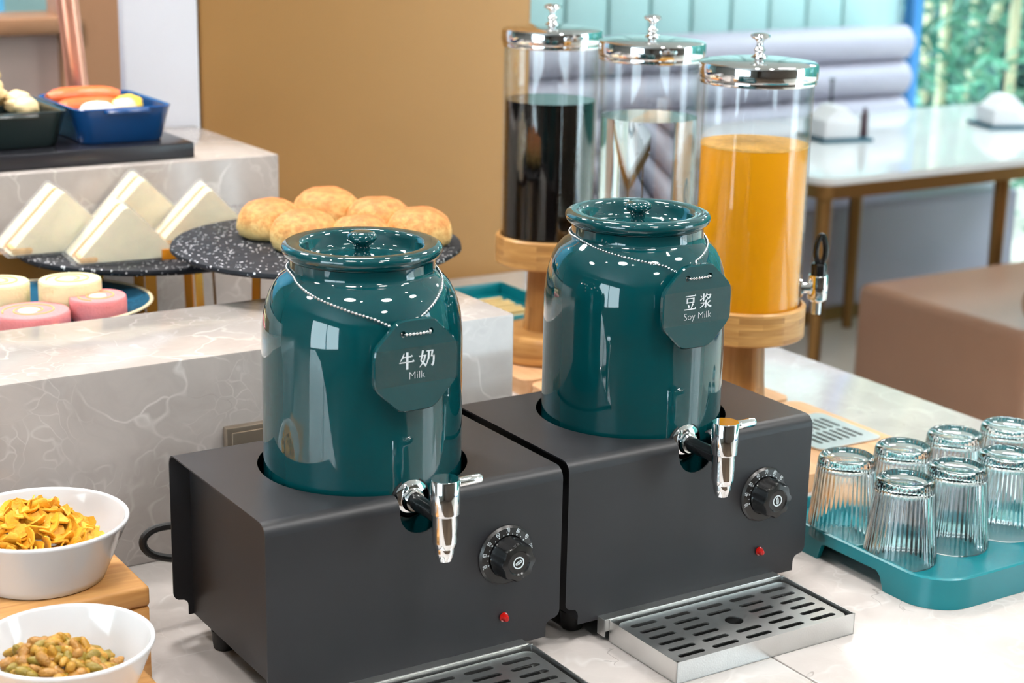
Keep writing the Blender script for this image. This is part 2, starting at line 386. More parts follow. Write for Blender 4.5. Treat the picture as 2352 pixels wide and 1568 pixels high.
w3 = bpy.data.objects.new('window_added', None); C.objects.link(w3); struct(w3)  # unseen paned window, added to let daylight in from the left
for y in (-3.0, -1.6):
    B().box(-4.06, -4.02, y, y + 0.06, -0.2, 1.5).build('mullion', BLUEFRAME, w3, False)
    B().box(-4.042, -4.036, y + 0.06, y + 1.4, -0.2, 1.5).build('pane', PANE, w3, False)
struct(B().box(-4, 5.2, -5.1, -5, FZ, CEIL).build('wall_front', DARKWALL, smooth=False))
wb = struct(B().box(-4, 5.02, 4.3, 4.4, FZ, CEIL).build('wall_back', MINT, smooth=False))
pw = 0.205
me = B().box(0, pw - 0.014, -0.022, 0, FZ + 0.1, CEIL - 0.02, 0.006).mesh('panel', MINT)
x = 2.4
while x < 4.8:
    link('panel', me, wb, (x, 4.3, 0)); x += pw
# glazed wall on the right
wr = struct(thing('window_1', '', '', (0, 0, 0)))
for k in ('label', 'category'): del wr[k]
WX = 5.04
for i, y in enumerate((4.265, 2.9, 1.5, 0.1, -1.3, -2.7, -4.1)):
    B().box(WX - 0.02, WX + 0.04, y - 0.03, y + 0.03, FZ, CEIL, 0.006).build('mullion', BLUEFRAME, wr)
    B().box(WX - 0.002, WX + 0.004, max(y - 1.4, -5) + 0.03, y - 0.03, FZ + 0.06, CEIL - 0.06).build('pane', PANE, wr, False)
B().box(WX - 0.03, WX + 0.05, -5, 4.26, FZ, FZ + 0.06, 0.006).build('bottom_rail', BLUEFRAME, wr)
B().box(WX - 0.03, WX + 0.05, -5, 4.26, CEIL - 0.06, CEIL, 0.006).build('top_rail', BLUEFRAME, wr)
# gold partition behind the counter, white pillar beside it
struct(B().box(0.556, 1.225, 1.466, 1.56, FZ, CEIL, 0.004).build('wall_partition', GOLDWALL, smooth=False))
struct(B().box(0.419, 0.553, 1.466, 1.486, FZ, CEIL, 0.004).build('wall_pillar', pmat('pillar_paint', srgb(204, 203, 210), 0.5), smooth=False))
# service area seen past the pillar
struct(B().box(0.56, 0.72, 2.2, 2.3, FZ, CEIL).build('wall_recess', TANWALL, smooth=False))
wk = struct(B().box(-0.6, 0.56, 2.24, 2.34, FZ, 0.42).build('wall_service', PINKWALL, smooth=False))
struct(B().box(-0.6, 0.6, 2.19, 2.36, 0.415, 0.45, 0.006).build('trim_1', TANWALL))
w2 = struct(B().box(-0.6, 0.56, 2.6, 2.64, 0.42, CEIL).build('window_2', pmat('blue_window', srgb(110, 186, 226), 0.15), smooth=False))

# ------------------------------------------------------------------ counter and marble risers
ct = thing('buffet_counter', 'long grey marble buffet counter carrying the drink warmers and food', 'counter')
B().box(-2.2, 0.5018, -0.30, 1.465, -0.04, 0, 0.002).build('slab', MARBLE, ct)
B().box(0.5032, 1.29, -0.30, 1.465, -0.04, 0, 0.002).build('slab', MARBLE, ct)
B().box(-2.15, 1.25, -0.26, 1.46, FZ, -0.0405).build('base', DARKWALL, ct, False)
tag(B().box(-1.2, 0.531, 0.4228, 0.64, 0, 0.2324, 0.0025).build('marble_riser', MARBLE2), 'long low marble riser right behind the milk warmer', 'riser')
tag(B().box(-1.2, 0.5405, 1.125, 1.464, 0, 0.3271, 0.003).build('marble_block', MARBLE2), 'tall marble block at the back carrying the hot food pans', 'riser')
tag(B().box(-0.3, 0.231, 1.07, 1.1245, 0, 0.226, 0.003).build('bronze_box', BRONZEBOX), 'brown bronze box under the sandwich platter against the marble block', 'box')
sc_ = thing('socket_cover', 'champagne metal socket cover on the marble riser beside the milk jar', 'socket', (0.14, 0.4228, 0.125))
B().box(0, 0.12, -0.012, 0, -0.06, 0.023, 0.002).build('frame', CHAMP, sc_)
B().box(0.006, 0.114, -0.014, -0.0121, -0.054, 0.017, 0.001).build('flap', CHAMP, sc_)

# ------------------------------------------------------------------ warmers
W_, D_, H_, BZ = 0.32, 0.2284, 0.1981, 0.021
def text_mesh(body, size, ext=0.0002, offset=0.0, align='CENTER'):
    cu = bpy.data.curves.new('text', 'FONT'); cu.body = body; cu.size = size; cu.extrude = ext; cu.offset = offset
    cu.align_x = align; cu.align_y = 'CENTER'; cu.resolution_u = 3
    o = bpy.data.objects.new('text', cu); C.objects.link(o)
    bpy.context.view_layer.update()
    dg = bpy.context.evaluated_depsgraph_get()
    me = bpy.data.meshes.new_from_object(o.evaluated_get(dg))
    vs = [q.co.copy() for q in me.vertices]; fs = [tuple(f.vertices) for f in me.polygons]
    bpy.data.objects.remove(o); bpy.data.curves.remove(cu); bpy.data.meshes.remove(me)
    return vs, fs
FRONT = RX(PI / 2)     # flat x-y print turned to face -y

def make_warmer():
    root = thing('drink_warmer', '', 'warmer')
    rf = 0.012
    # folded sheet: front, bend, top with jar opening, bend, back
    nx0, nx1 = 0.137, 0.183          # notch for the tap
    b = B()
    fo = [(0, BZ + 0.026)]
    for i in range(5):
        a = R(180 + 90 * i / 4); fo.append((0.008 + 0.008 * math.cos(a), BZ + 0.026 + 0.008 * math.sin(a)))
    for i in range(5):
        a = R(90 - 90 * i / 4); fo.append((0.008 + 0.008 * math.cos(a), BZ + 0.010 + 0.008 * math.sin(a)))
    fo.append((0.016, BZ))
    fo = [p for i, p in enumerate(fo) if i == 0 or math.dist(p, fo[i - 1]) > 1e-6]
    mir = [(W_ - x, z) for x, z in fo[::-1]]
    outl = fo + mir
    nt = [(nx1, H_ - rf)] + [((nx0 + nx1) / 2 + 0.023 * math.cos(R(-180 * i / 12)), H_ - 0.0145 + 0.023 * math.sin(R(-180 * i / 12))) for i in range(13)] + [(nx0, H_ - rf)]
    FM = T(0, 0.0015, 0) @ RX(PI / 2)
    zc = 0.06
    BMk = T(0, D_, 0) @ RX(PI / 2)
    for MM in (FM, BMk):
        b.prism([(0.016, BZ), (W_ - 0.016, BZ), (W_ - 0.016, zc), (0.016, zc)], 0, 0.0015, M=MM)
        for (xa, za), (xb, zb) in zip([(0, zc)] + fo, fo):
            if xa > 0.0159 or abs(za - zb) < 1e-7: continue
            q = [(0.016, za), (xa, za), (xb, zb)] + ([(0.016, zb)] if xb < 0.0159 else [])
            b.prism(q, 0, 0.0015, M=MM); b.prism([(W_ - x_, z_) for x_, z_ in q[::-1]], 0, 0.0015, M=MM)
    b.prism([(0, zc), (nx0, zc), (nx0, H_ - rf), (0, H_ - rf)], 0, 0.0015, M=FM)
    b.prism([(nx1, zc), (W_, zc), (W_, H_ - rf), (nx1, H_ - rf)], 0, 0.0015, M=FM)
    for (xa, za), (xb, zb) in zip(nt[1:-1], nt[2:-1]):
        b.prism([(xb, zc), (xa, zc), (xa, za), (xb, zb)], 0, 0.0015, M=FM)
    b.prism([(0, zc), (W_, zc), (W_, H_ - rf), (0, H_ - rf)], 0, 0.0015, M=BMk)
    arc = [(0.1585 + 0.1035 * math.cos(R(257 - 334 * i / 72)), 0.1155 + 0.1035 * math.sin(R(257 - 334 * i / 72))) for i in range(73)]
    b.prism([(0, rf), (nx0, rf)] + arc + [(nx1, rf), (W_, rf), (W_, D_ - rf), (0, D_ - rf)], H_ - 0.0015, H_)
    def bend(x0, x1, yc, sgn):
        n = 6; vs, fs = [], []
        for i in range(n + 1):
            a = R(90 * i / n)
            for rr in (rf, rf - 0.0015):
                for xx in (x0, x1): vs.append((xx, yc - sgn * rr * math.cos(a), H_ - rf + rr * math.sin(a)))
        for i in range(n):
            q = i * 4; k = q + 4
            fs += [(q, q + 1, k + 1, k), (q + 2, k + 2, k + 3, q + 3), (q, k, k + 2, q + 2), (q + 1, q + 3, k + 3, k + 1)]
        b.add(vs, fs)
    bend(0, nx0, rf, 1); bend(nx1, W_, rf, 1); bend(0, W_, D_ - rf, -1)
    b.build('cover', BLACK, root, ang=25)
    for x0 in (0.021, W_ - 0.0225):
        B().prism([(0.0018, 0.0215), (D_ - 0.0018, 0.0215), (D_ - 0.0018, H_ - 0.0125), (D_ - 0.006, H_ - 0.006), (D_ - 0.0125, H_ - 0.0018), (0.0125, H_ - 0.0018), (0.006, H_ - 0.006), (0.0018, H_ - 0.0125)], x0, x0 + 0.0015, M=Matrix(((0, 0, 1, 0), (1, 0, 0, 0), (0, 1, 0, 0), (0, 0, 0, 1)))).build('side_panel', BLACK, root, False)
    B().box(0.0226, W_ - 0.0226, 0.002, D_ - 0.002, 0.0205, 0.022).build('bottom_plate', BLACKIN, root, False)
    for fx, fy in ((0.034, 0.036), (W_ - 0.034, 0.036), (0.034, D_ - 0.05), (W_ - 0.034, D_ - 0.05)):
        B().lathe([(0, 0.0003), (0.0105, 0.0003), (0.0115, 0.002), (0.0135, 0.0203), (0, 0.0203)], 20, T(fx, fy, 0)).build('foot', RUBBER, root)
    # thermostat
    dl = B().lathe([(0, 0), (0.0305, 0), (0.0305, 0.0012), (0.0285, 0.0035), (0.0215, 0.0045), (0.0205, 0.003), (0, 0.003)], 56, T(0.254, -0.0003, 0.1198) @ RX(PI / 2)).build('dial_plate', DIAL, root)
    pb = B()
    for i, n in enumerate(('30', '40', '50', '60', '70', '80', '90', '100', '110')):
        a = R(-105 + i * 26.3)
        vs, fs = text_mesh(n, 0.0068, 0.0001)
        Mt = RZ(-a) @ T(0, 0.0264, 0)
        pb.add(vs, fs, Mt @ Matrix.Diagonal((0.62, 1.0, 1, 1)))
        pb.add(*disc(0.0009), RZ(-a) @ T(0, 0.0226, 0))
        if i < 8: pb.add(*disc(0.00055), RZ(-a - R(13.15)) @ T(0, 0.0226, 0))
    pb.build('dial_print', PRINT, dl).matrix_local = T(0.254, -0.0046, 0.1198) @ RX(PI / 2)
    def sc(k, a): return 0.0011 * math.cos(8 * a) * (1 if 2 <= k <= 5 else 0)
    kn = B().lathe([(0, 0), (0.0205, 0), (0.0205, 0.004), (0.0192, 0.006), (0.0192, 0.019), (0.0178, 0.022), (0.0125, 0.0225), (0.0112, 0.0212), (0, 0.0208)], 64, T(0.254, -0.0035, 0.1198) @ RX(PI / 2), fn=sc).build('knob', KNOB, root)
    eb = B()
    eb.prism(circ(0, 0, 0.0062, 28), 0, 0.0002, [circ(0, 0, 0.0050, 28)])
    eb.prism(slot(0, 0, 0.0078, 0.0032), 0, 0.0002, [slot(0, 0, 0.0062, 0.0018)])
    eb.box(-0.0028, 0.001, -0.0003, 0.0003, 0, 0.0002); eb.box(0.0016, 0.0022, -0.0011, 0.0011, 0, 0.0002)
    em = eb.build('emblem', PRINT, kn, False); em.matrix_local = T(0.254, -0.0247, 0.1198) @ RX(PI / 2) @ RZ(R(25))
    B().lathe([(0, 0.0005), (0.0048, 0.0005), (0.0048, 0.0015), (0.0036, 0.002), (0.0036, 0.005), (0.0024, 0.0072), (0, 0.0078)], 20, T(0.2535, 0, 0.054) @ RX(PI / 2)).build('indicator_light', RED, root)
    return root
def disc(r, n=12):
    return [(r * math.cos(2 * PI * i / n), r * math.sin(2 * PI * i / n), 0.0002) for i in range(n)], [tuple(range(n))]
DX, DY = 0.3325, 0.0072
wa = make_warmer()
wa['label'] = 'black metal warmer box under the milk jar, its cord looping out behind'
wb2 = copy_tree(wa); wb2.location = (DX, DY, 0)
wb2['label'] = 'black metal warmer box under the soy milk jar beside the glasses tray'
for o in (wa, wb2): o['group'] = 'drink warmers'
for ch in wb2.children:
    if ch.name.startswith('knob'):
        for e in ch.children: e.matrix_local = T(0.254, -0.0247, 0.1198) @ RX(PI / 2) @ RZ(R(100))
def smooth_path(P, n=3):
    P = [Vector(p) for p in P]
    for _ in range(n):
        Q = [P[0]]
        for a, c in zip(P, P[1:]): Q += [a.lerp(c, 0.25), a.lerp(c, 0.75)]
        P = Q + [P[-1]]
    return P
B().tube(smooth_path([(0.06, 0.2290, 0.1046), (0.05, 0.25, 0.1046), (0.02, 0.268, 0.1046), (-0.002, 0.27, 0.1040), (-0.0125, 0.27, 0.098), (-0.0155, 0.27, 0.0905), (-0.0125, 0.27, 0.082), (-0.003, 0.27, 0.0735), (0.018, 0.27, 0.0665), (0.06, 0.268, 0.055), (0.12, 0.275, 0.03), (0.2, 0.30, 0.0045), (0.3, 0.34, 0.0044)], 2), 0.0042, 10).build('power_cord', RUBBER, wa)

# ------------------------------------------------------------------ jars
JR = 0.0975
def jar_r(z):                       # outer radius of the jar above the counter
    P = [(0.03, 0.090), (0.06, JR), (0.325, JR), (0.345, 0.0965), (0.360, 0.0935), (0.372, 0.0885), (0.382, 0.0815), (0.388, 0.0752), (0.392, 0.0705), (0.41, 0.0702)]
    for (a, ra), (b, rb) in zip(P, P[1:]):
        if z <= b: return ra + (rb - ra) * max(0, (z - a)) / (b - a)
    return P[-1][1]
def make_jar():
    root = thing('ceramic_jar', '', 'jar')
    body = [(0, 0.0225), (0.084, 0.0225), (0.091, 0.028), (0.0965, 0.045), (JR, 0.06), (JR, 0.12), (JR, 0.2), (JR, 0.30), (0.0974, 0.325), (0.0968, 0.338), (0.0953, 0.350), (0.0928, 0.361), (0.0892, 0.371), (0.0843, 0.380), (0.0785, 0.3865), (0.0728, 0.3905), (0.0705, 0.393), (0.0702, 0.396), (0.0702, 0.404), (0.0672, 0.405), (0.0668, 0.39), (0.06, 0.38), (0, 0.38)]
    B().lathe(body, 96).build('jar_body', TEAL, root, ang=50)
    lid = [(0, 0.3955), (0.0662, 0.3955), (0.0662, 0.4046), (0.0712, 0.4048), (0.0725, 0.4062), (0.0745, 0.4075), (0.0762, 0.4095), (0.0772, 0.4122), (0.0771, 0.4150), (0.0757, 0.4172), (0.073, 0.4187), (0.069, 0.4192), (0.064, 0.4188), (0.0605, 0.4178), (0.0585, 0.4160), (0.0572, 0.4125), (0.0555, 0.4060), (0.0525, 0.4022), (0.047, 0.4005), (0.02, 0.4000), (0, 0.4)]
    ld = B().lathe(lid, 96).build('lid', TEAL, root, ang=60)
    kn = [(0, 0.4), (0.0118, 0.4003), (0.0105, 0.403), (0.0082, 0.4058), (0.0072, 0.4092), (0.0074, 0.4135), (0.0092, 0.4168), (0.0122, 0.4190), (0.0141, 0.4212), (0.0145, 0.4235), (0.0134, 0.4260), (0.0098, 0.4282), (0.005, 0.4292), (0, 0.4295)]
    B().lathe(kn, 40).build('lid_knob', TEAL, ld, ang=60)
    # tap, pointing to the front
    tp = B().lathe([(0, 0), (0.0185, 0), (0.0188, 0.0015), (0.0165, 0.0035), (0.0118, 0.0045), (0.0112, 0.009), (0.0098, 0.0105), (0.0, 0.0105)], 40, T(0, -JR + 0.0005, 0.1895) @ RX(PI / 2)).build('tap', CHROME, root)
    B().lathe([(0, -0.004), (0.0205, -0.004), (0.0205, 0), (0, 0)], 36, T(0, -JR + 0.0005, 0.1895) @ RX(PI / 2)).build('washer', RUBBER, tp)
    B().lathe([(0, 0.0), (0.0082, 0.0), (0.0078, 0.05), (0, 0.05)], 24, T(0, -JR - 0.009, 0.1895) @ RX(PI / 2)).build('stem', KNOB, tp)
    ty = -JR - 0.064
    B().lathe([(0, 0.1502), (0.0066, 0.1502), (0.0088, 0.1565), (0.0092, 0.1580), (0.0092, 0.1628), (0.0098, 0.1632), (0.0116, 0.1680), (0.0118, 0.1690), (0.0118, 0.1948), (0.0136, 0.1962), (0.0139, 0.1975), (0.0139, 0.2288), (0.0134, 0.2296), (0, 0.2296)], 44, T(0, ty, 0)).build('spout', CHROME, tp)
    B().lathe([(0, 0), (0.0048, 0), (0.0048, 0.023), (0.0040, 0.025), (0, 0.0252)], 20, T(0.0128, ty, 0.2235) @ RY(PI / 2)).build('lever', CHROME, tp)
    return root
j1 = make_jar(); j1.location = (0.1585, 0.1155, 0)
j1['label'] = 'glossy teal ceramic jar with lid and chrome tap, Milk tag on it'
j2 = copy_tree(j1); j2.location = (0.1585 + DX, 0.1155 + DY, 0)
j2['label'] = 'glossy teal ceramic jar with lid and chrome tap, Soy Milk tag on it'
for o in (j1, j2): o['group'] = 'teal drink jars'

# ------------------------------------------------------------------ hanging tags
def ribbon(b, pts, ws):
    """brush stroke: tapered flat ribbon through points"""
    n = len(pts); L_, R_ = [], []
    for i in range(n):
        p = Vector(pts[i]); a = Vector(pts[max(i - 1, 0)]); c = Vector(pts[min(i + 1, n - 1)])
        t = (c - a).normalized(); nn = Vector((-t.y, t.x)); h = ws[i] / 2
        L_.append(p + nn * h); R_.append(p - nn * h)
    vs = [(q.x, q.y, 0) for q in L_ + R_]
    b.add(vs, [(i, i + 1, n + i + 1, n + i) for i in range(n - 1)])
GL = {
 'niu': [([(32, 95), (24, 72), (8, 50)], [4, 10, 3]), ([(22, 72), (80, 72)], [6, 6]), ([(72, 72), (80, 78), (88, 71)], [2, 8, 2]), ([(2, 42), (94, 42)], [6, 6]), ([(82, 42), (90, 49), (99, 41)], [2, 9, 2]), ([(52, 99), (52, 0)], [14, 14])],
 'nai': [([(24, 98), (18, 66), (11, 40)], [12, 11, 9]), ([(11, 40), (26, 26), (44, 6)], [8, 10, 12]), ([(38, 68), (30, 34), (3, 2)], [11, 10, 3]), ([(0, 66), (46, 68)], [6, 6]),
         ([(47, 91), (86, 91)], [6, 6]), ([(86, 94), (79, 58)], [12, 9]), ([(74, 60), (97, 60)], [7, 7]), ([(94, 63), (93, 28), (88, 8)], [11, 11, 12]), ([(90, 4), (76, 12)], [12, 2]), ([(62, 91), (60, 48), (42, 2)], [12, 11, 3])],
 'dou': [([(8, 94), (90, 94)], [6, 6]), ([(80, 94), (87, 100), (95, 93)], [2, 8, 2]), ([(24, 82), (24, 46)], [13, 13]), ([(20, 78), (78, 78)], [6, 6]), ([(76, 82), (76, 46)], [13, 13]), ([(24, 51), (76, 51)], [6, 6]),
         ([(28, 40), (38, 28), (40, 14)], [3, 11, 6]), ([(72, 42), (64, 24), (56, 8)], [12, 9, 4]), ([(1, 5), (98, 5)], [7, 7]), ([(84, 5), (92, 13), (100, 5)], [2, 9, 2])],
 'jiang': [([(6, 88), (16, 76)], [3, 11]), ([(3, 54), (24, 70)], [11, 4]), ([(31, 100), (31, 46)], [12, 12]), ([(58, 100), (52, 84), (40, 68)], [11, 9, 3]), ([(52, 88), (90, 88)], [6, 6]), ([(90, 90), (80, 66), (44, 48)], [11, 11, 3]), ([(56, 76), (67, 66)], [3, 10]),
           ([(51, 50), (51, 4)], [13, 13]), ([(54, 3), (38, 10)], [10, 2]), ([(8, 36), (40, 36)], [6, 6]), ([(40, 38), (30, 20), (4, 4)], [10, 9, 3]), ([(88, 46), (76, 38), (60, 28)], [11, 8, 3]), ([(53, 38), (72, 18), (98, 4)], [4, 12, 13])],
}
def make_tag(cx, cy_, cz, glyphs, latin, label, rot, jx, jy, gsize):
    root = thing('name_tag', label, 'tag', (cx, cy_, cz))
    rad = 0.0475
    def octo(r): return [(r * math.cos(R(22.5 + 45 * i + rot)), r * math.sin(R(22.5 + 45 * i + rot))) for i in range(8)]
    def rounded(r, q):
        o = octo(r); out = []
        for i in range(8):
            p, a, c = Vector(o[i]), Vector(o[i - 1]), Vector(o[(i + 1) % 8])
            d1 = (a - p).normalized() * q; d2 = (c - p).normalized() * q
            for t in (0, 0.5, 1):
                out.append(tuple(((1 - t) ** 2 * (p + d1) + 2 * t * (1 - t) * p + t * t * (p + d2))[:2]))
        return out
    Rr = RZ(R(rot)); holes = []
    for sx in (-1, 1):
        q = Rr @ Vector((sx * 0.0145, 0.031, 0)); holes.append((q.x, q.y))
    b = B()
    hl = [circ(hx, hy, 0.0031, 16) for hx, hy in holes]
    # three layers give the soft glazed edge
    o1, o2 = rounded(rad, 0.006), rounded(rad - 0.0012, 0.006)
    b.prism(o2, 0.0, 0.0065, hl)
    n = len(o1)
    def band(za, oa, zb, ob):
        b.add([(x, y, za) for x, y in oa] + [(x, y, zb) for x, y in ob], [(i, (i + 1) % n, n + (i + 1) % n, n + i) for i in range(n)])
    band(0, o2, 0.0012, o1); band(0.0012, o1, 0.0053, o1); band(0.0053, o1, 0.0065, o2)
    pl = b.build('plate', TEAL, root, ang=50)
    pl.matrix_local = FRONT
    st = B().box(-0.043, 0.0445, -0.0175, 0.0175, 0.0066, 0.00665, M=Rr).build('sticker', STICKER, root, False); st.matrix_local = FRONT
    tb = B(); gs = gsize / 100
    for i, g in enumerate(glyphs):
        for pts, ws in GL[g]:
            ribbon(tb, [((x - 50) * gs + (i - 0.5) * gsize * 1.28, (y - 50) * gs + 0.0055) for x, y in pts], [q * gs for q in ws])
    tb2 = B(); tb2.add([(x, y, 0) for x, y, z in tb.v], tb.f)
    vs, fs = text_mesh(latin, 0.0104, 0.0, -0.00022); tb2.add([(q[0], q[1] - 0.0095, 0) for q in vs], fs)
    lt = B(); lt.add(tb2.v, tb2.f, Rr @ T(0, 0, 0.0069))
    lo = lt.build('lettering', PRINT, root, False); lo.matrix_local = FRONT
    # bead chain: through the holes, up over the shoulder and round the neck
    def world(h): return Vector((cx + h[0], cy_, cz + h[1]))
    pts = []
    hL, hR = world(holes[0]), world(holes[1])
    ctr = Vector((jx, jy, 0))
    def on_jar(ang, z): 
        r = jar_r(z) + 0.0016; return Vector((jx + r * math.cos(ang), jy + r * math.sin(ang), z))
    aL = math.atan2(hL.y - jy, hL.x - jx); aR = math.atan2(hR.y - jy, hR.x - jx)
    zn = 0.3945
    path = [hL + Vector((0.0005, -0.0075, 0)), hL + Vector((0, -0.004, 0)), hL + Vector((-0.001, 0.001, 0.002))]
    zt = cz + 0.047
    z0 = cz + 0.040
    for i in range(0, 30):          # left run: long diagonal across the shoulder
        t = i / 29; path.append(on_jar(aL - R(9) - R(81) * t, z0 + (zn - z0) * t ** 0.8))
    for i in range(1, 20):
        t = i / 19; path.append(on_jar(aL - R(90) - R(150) * t, zn))
    end = aL - R(240)
    tgt = aR - 2 * PI
    for i in range(1, 24):
        t = i / 23; z = zn + (zt - 0.006 - zn) * (t ** 1.5)
        path.append(on_jar(end + (tgt - end) * (t ** 0.55), z))
    path += [hR + Vector((0.001, 0.001, 0.002)), hR + Vector((0, -0.004, 0)), hR + Vector((-0.0005, -0.0075, 0))]
    for i in range(1, 8):
        t = i / 8; q = hR.lerp(hL, t) + Vector((0, -0.0079, -0.0006 * math.sin(PI * t))); path.append(q)
    cb = B(); step = 0.0036
    loop = path + [path[0]]; off = root.location
    acc = 0; prev = loop[0]
    beads = []
    for a, c in zip(loop, loop[1:]):
        d = (c - a).length; s0 = 0
        while acc + (d - s0) >= step:
            s0 += step - acc; acc = 0
            beads.append(a.lerp(c, s0 / d))
        acc += d - s0
    for q in beads: cb.ball(q - off, 0.00145, 8, 6)
    cb.tube([q - off for q in path], 0.00035, 5, True)
    cb.build('bead_chain', CHROME, root)
    return root
make_tag(0.1585, 0.1155 - JR - 0.0035, 0.3232, ('niu', 'nai'), 'Milk', 'teal octagonal tag reading Milk hanging on a bead chain', 0, 0.1585, 0.1155, 0.0165)
make_tag(0.1585 + DX, 0.1155 + DY - JR - 0.0035, 0.3375, ('dou', 'jiang'), 'Soy Milk', 'teal octagonal tag reading Soy Milk hanging on a bead chain', 0, 0.1585 + DX, 0.1155 + DY, 0.0155)

# ------------------------------------------------------------------ drip trays
def make_drip():
    root = thing('drip_tray', '', 'drip tray')
    tw, td, th, t = 0.2332, 0.1136, 0.0235, 0.0012
    b = B()
    b.box(0, tw, 0, td, 0.0003, 0.0015)
    b.box(0, tw, 0, t, 0.0003, th); b.box(0, t, 0, td, 0.0003, th); b.box(tw - t, tw, 0, td, 0.0003, th); b.box(0, tw, td - t, td, 0.0003, th + 0.001)
    b.build('pan', STEEL, root, False)
    l = B(); l.box(-0.006, tw - 0.004, td, td + 0.0125, th + 0.0005, th + 0.0017, 0.0005); l.box(-0.006, -0.0048, td, td + 0.0125, 0.006, th + 0.001); l.box(-0.006, tw - 0.004, td, td + 0.0012, 0.012, th + 0.001)
    l.build('hook_lip', STEEL, root, False)
    holes = []
    for c in range(5):
        for r_ in range(6):
            if c == 2 and r_ in (2, 3): continue
            holes.append(slot(0.0285 + c * 0.0432 + 0.0015, 0.0155 + r_ * 0.0158, 0.033, 0.0066))
    holes.append(circ(0.0285 + 2 * 0.0432 + 0.0015, 0.0155 + 2.5 * 0.0158, 0.0098, 24))
    B().prism(rrect(0.005, tw - 0.005, 0.0045, td - 0.0045, 0.009), th - 0.0042, th - 0.003, holes).build('grate', STEEL, root, False)
    B().box(0.003, tw - 0.003, 0.003, td - 0.003, 0.0016, 0.0022).build('pan_shade', BLACKIN, root, False)  # dark sheet painted in as the shade below the grate slots
    return root
d2 = make_drip(); d2.location = (0.3793, -0.1188, 0)
d2['label'] = 'stainless drip tray with slotted grate in front of the soy milk warmer'
d1 = copy_tree(d2); d1.location = (0.3793 - DX, -0.1188 - DY, 0)
d1['label'] = 'stainless drip tray with slotted grate at the bottom edge, before the milk warmer'
for o in (d1, d2): o['group'] = 'drip trays'

# ------------------------------------------------------------------ cold drink dispensers
def make_dispenser(liquid, lname):
    root = thing('drink_dispenser', '', 'dispenser')
    st = B().lathe([(0, 0.0255), (0.072, 0.0255), (0.076, 0.029), (0.0775, 0.04), (0.076, 0.058), (0.070, 0.067), (0.060, 0.0705), (0, 0.0705)], 56).build('stand_base', BAMBOO_RING, root)
    B().lathe([(0, 0.0706), (0.0345, 0.0706), (0.033, 0.085), (0.0305, 0.12), (0.029, 0.16), (0.0295, 0.1765), (0, 0.1765)], 48).build('stand_column', BAMBOO_COL, root)
    B().lathe([(0, 0.1766), (0.0765, 0.1766), (0.079, 0.179), (0.079, 0.2185), (0.077, 0.2208), (0.0732, 0.2208), (0.0732, 0.209), (0, 0.209)], 72).build('stand_ring', BAMBOO_RING, root)
    gr = 0.0718
    B().lathe([(0, 0.2095), (gr - 0.002, 0.2095), (gr, 0.2115), (gr, 0.5115), (gr - 0.0028, 0.5115), (gr - 0.0028, 0.2150), (gr - 0.004, 0.2135), (0, 0.2135)], 96).build('glass_cylinder', GLASS, root)
    lv = 0.4275; lr = gr - 0.0031
    lq = B().lathe([(0, 0.2132), (lr, 0.2132), (lr, lv), (0, lv)], 96).build(lname, liquid, root)
    lid = B().lathe([(0, 0.5118), (0.0725, 0.5118), (0.0725, 0.5075), (0.0742, 0.5072), (0.0748, 0.5085), (0.0744, 0.5128), (0.0756, 0.5145), (0.0760, 0.5155), (0.0760, 0.5300), (0.0752, 0.5325), (0.073, 0.5338), (0.05, 0.5370), (0.02, 0.5390), (0, 0.5392)], 80).build('lid', CHROME, root)
    B().lathe([(0, 0.5391), (0.0105, 0.5391), (0.0105, 0.5402), (0.0065, 0.5425), (0.0052, 0.5445), (0.0068, 0.5470), (0.0072, 0.5490), (0.0055, 0.5510), (0.0040, 0.5540), (0.0042, 0.5580), (0.0065, 0.5612), (0.0115, 0.5635), (0.0128, 0.5655), (0.0118, 0.5678), (0.007, 0.5695), (0, 0.570)], 36).build('lid_knob', CHROME, lid)
    a = R(-22); M = RZ(a)
    tp = B().lathe([(0, 0), (0.013, 0), (0.013, 0.003), (0.007, 0.005), (0.007, 0.018), (0, 0.018)], 24, M @ T(gr + 0.0002, 0, 0.236) @ RY(PI / 2)).build('tap', CHROME, root)
    B().lathe([(0, 0.2), (0.0062, 0.2), (0.0062, 0.216), (0.0072, 0.217), (0.0126, 0.2205), (0.0132, 0.2225), (0.0132, 0.2515), (0.0122, 0.2535), (0, 0.2535)], 28, M @ T(gr + 0.027, 0, 0)).build('spout', CHROME, tp)
    lb = B()
    lb.lathe([(0, 0.2536), (0.0105, 0.2536), (0.0105, 0.266), (0.009, 0.269), (0, 0.269)], 24, M @ T(gr + 0.027, 0, 0))
    lp = []
    for i in range(28):
        t = 2 * PI * i / 28; lp.append((gr + 0.028 + 0.0066 * math.sin(t) * (1 + 0.25 * math.cos(t)), 0, 0.288 - 0.0185 * math.cos(t)))
    lb.tube([M @ Vector(p) for p in lp], 0.0039, 10, True)
    lb.build('lever', KNOB, tp)
    return root, lq
DISP = [((0.8676, 0.8581), COLA, 'cola', 'tall glass dispenser of dark cola on a bamboo stand'),
        ((0.8959, 0.6467), WATER, 'water', 'tall glass dispenser of clear water between the cola and the juice'),
        ((0.8630, 0.3768), JUICE, 'juice', 'tall glass dispenser of orange juice on a bamboo stand')]
